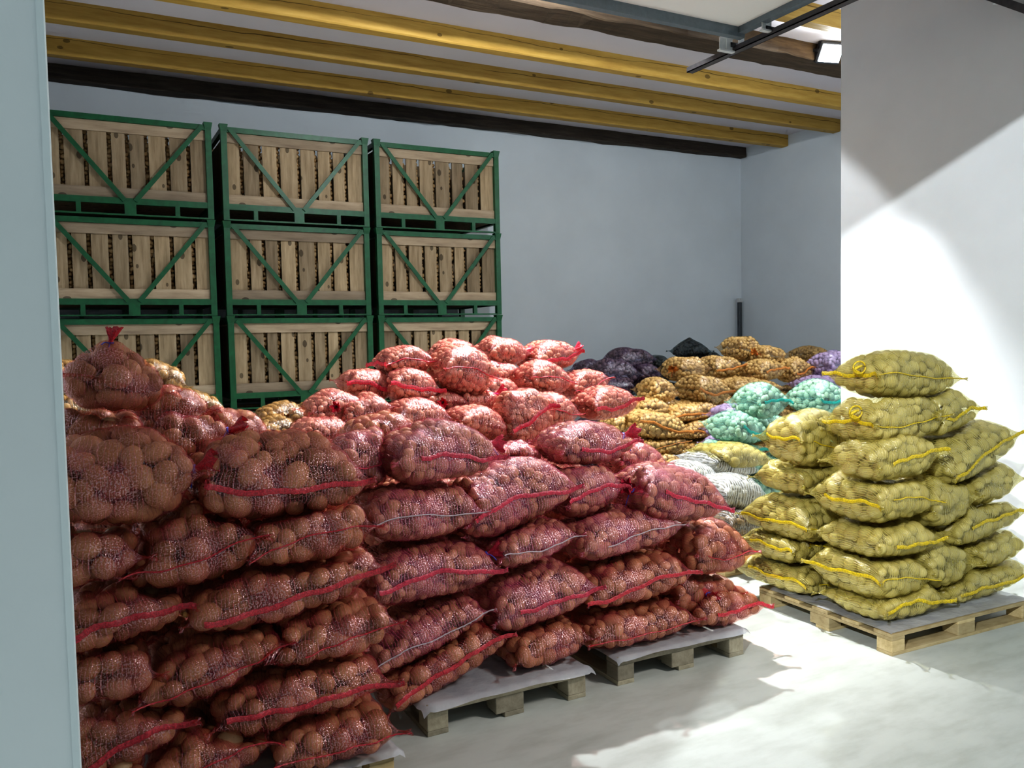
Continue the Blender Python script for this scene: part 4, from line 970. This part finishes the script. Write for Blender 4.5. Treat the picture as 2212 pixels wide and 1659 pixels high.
for col, x0, x1, y0, y1, z0, z1, label, group in FILL:
    nx = max(1, round((x1 - x0)/.76)); ny = max(1, round((y1 - y0)/.54)); nz = max(1, round((z1 - z0)/.225))
    r = np.random.default_rng(int(x0*100 + y0*10))
    for kz in range(nz):
        for kx in range(nx):
            for ky in range(ny):
                s = core_sack(col)
                s.location = (x0 + (kx + .5)*(x1 - x0)/nx, y0 + (ky + .5)*(y1 - y0)/ny, z0 + .115 + kz*(z1 - z0)/nz)
                s.rotation_euler = (0, 0, pi*int(r.integers(2)) + r.uniform(-.04, .04))
                s.scale = ((x1 - x0)/nx/.84, (y1 - y0)/ny/.62, (z1 - z0)/nz/.245)
                g = np.random.default_rng(3).normal(size=(160, 3)); g /= np.abs(g).max(1, keepdims=True)
                for f in (1, .9, .8, .72):
                    q = np.array(s.location) + g*np.array((.36, .25, .10))*np.array(s.scale)*f
                    if not any(within(q, j).any() for j in range(len(FR))): break
                s.scale = tuple(v*f for v in s.scale)
                tag(s, label, 'sack', group)

# ------------------------------------------------------------------ light
def spot(name, loc, d, watts, size=180, blend=.05, rad=.05, col=(1, 1, 1)):
    l = bpy.data.lights.new(name, 'SPOT'); l.energy = watts; l.spot_size = radians(size); l.spot_blend = blend; l.shadow_soft_size = rad; l.color = col
    o = link(bpy.data.objects.new(name, l)); o.location = loc
    o.rotation_euler = Vector(d).to_track_quat('-Z', 'Y').to_euler(); return o
# the floodlight in view
spot('floodlight_beam', (7.36, 6.33, 4.70), (-.35, -.55, -.75), 430, 160, .3, .08, (.88, .95, 1))
# a second floodlight, on the beam above the frame; its lit half-space ends on the pier wall in a slanting line
P2 = Vector((3.45, 5.55, 4.60)); B1 = Vector((XP, 4.957, 3.345)); B2 = Vector((XP, 3.396, 2.078))
nrm = (B1 - P2).cross(B2 - P2).normalized()
if nrm.z > 0: nrm = -nrm
spot('beam_flood_rear', P2, nrm, 215, 180, .06, .05, (.93, .97, 1))
spot('beam_flood', P2, (-.15, -.30, -.94), 1000, 112, .12, .05, (.93, .97, 1))
# the yard light outside, shining in under the door lintel
spot('yard_light', (-6, -3, 5.8), (11.5, 6.3, -4.3), 3900, 60, .3, .05, (.90, .97, 1))
# soft fill lamp added outside on the right, to lift the red stacks
spot('front_fill', (4.3, .2, 3.7), (-1.95, 3.1, -3.0), 410, 58, 1.0, .25, (1, .95, .92))
# dim sky / yard glow outside
w = bpy.data.worlds.new('dusk'); SC.world = w; w.use_nodes = True
w.node_tree.nodes['Background'].inputs[0].default_value = (.72, .86, .92, 1)
w.node_tree.nodes['Background'].inputs[1].default_value = .33
SC.view_settings.view_transform = 'Standard'
SC.view_settings.look = 'Medium High Contrast'
SC.view_settings.exposure = 0.0
SC.cycles.max_bounces = 5; SC.cycles.transparent_max_bounces = 8
SC.cycles.diffuse_bounces = 3; SC.cycles.glossy_bounces = 2; SC.cycles.transmission_bounces = 2
SC.cycles.use_denoising = True; SC.cycles.caustics_reflective = False; SC.cycles.caustics_refractive = False
SC.cycles.sample_clamp_indirect = 4.0
SC.cycles.use_adaptive_sampling = True; SC.cycles.adaptive_threshold = .07; SC.cycles.adaptive_min_samples = 10
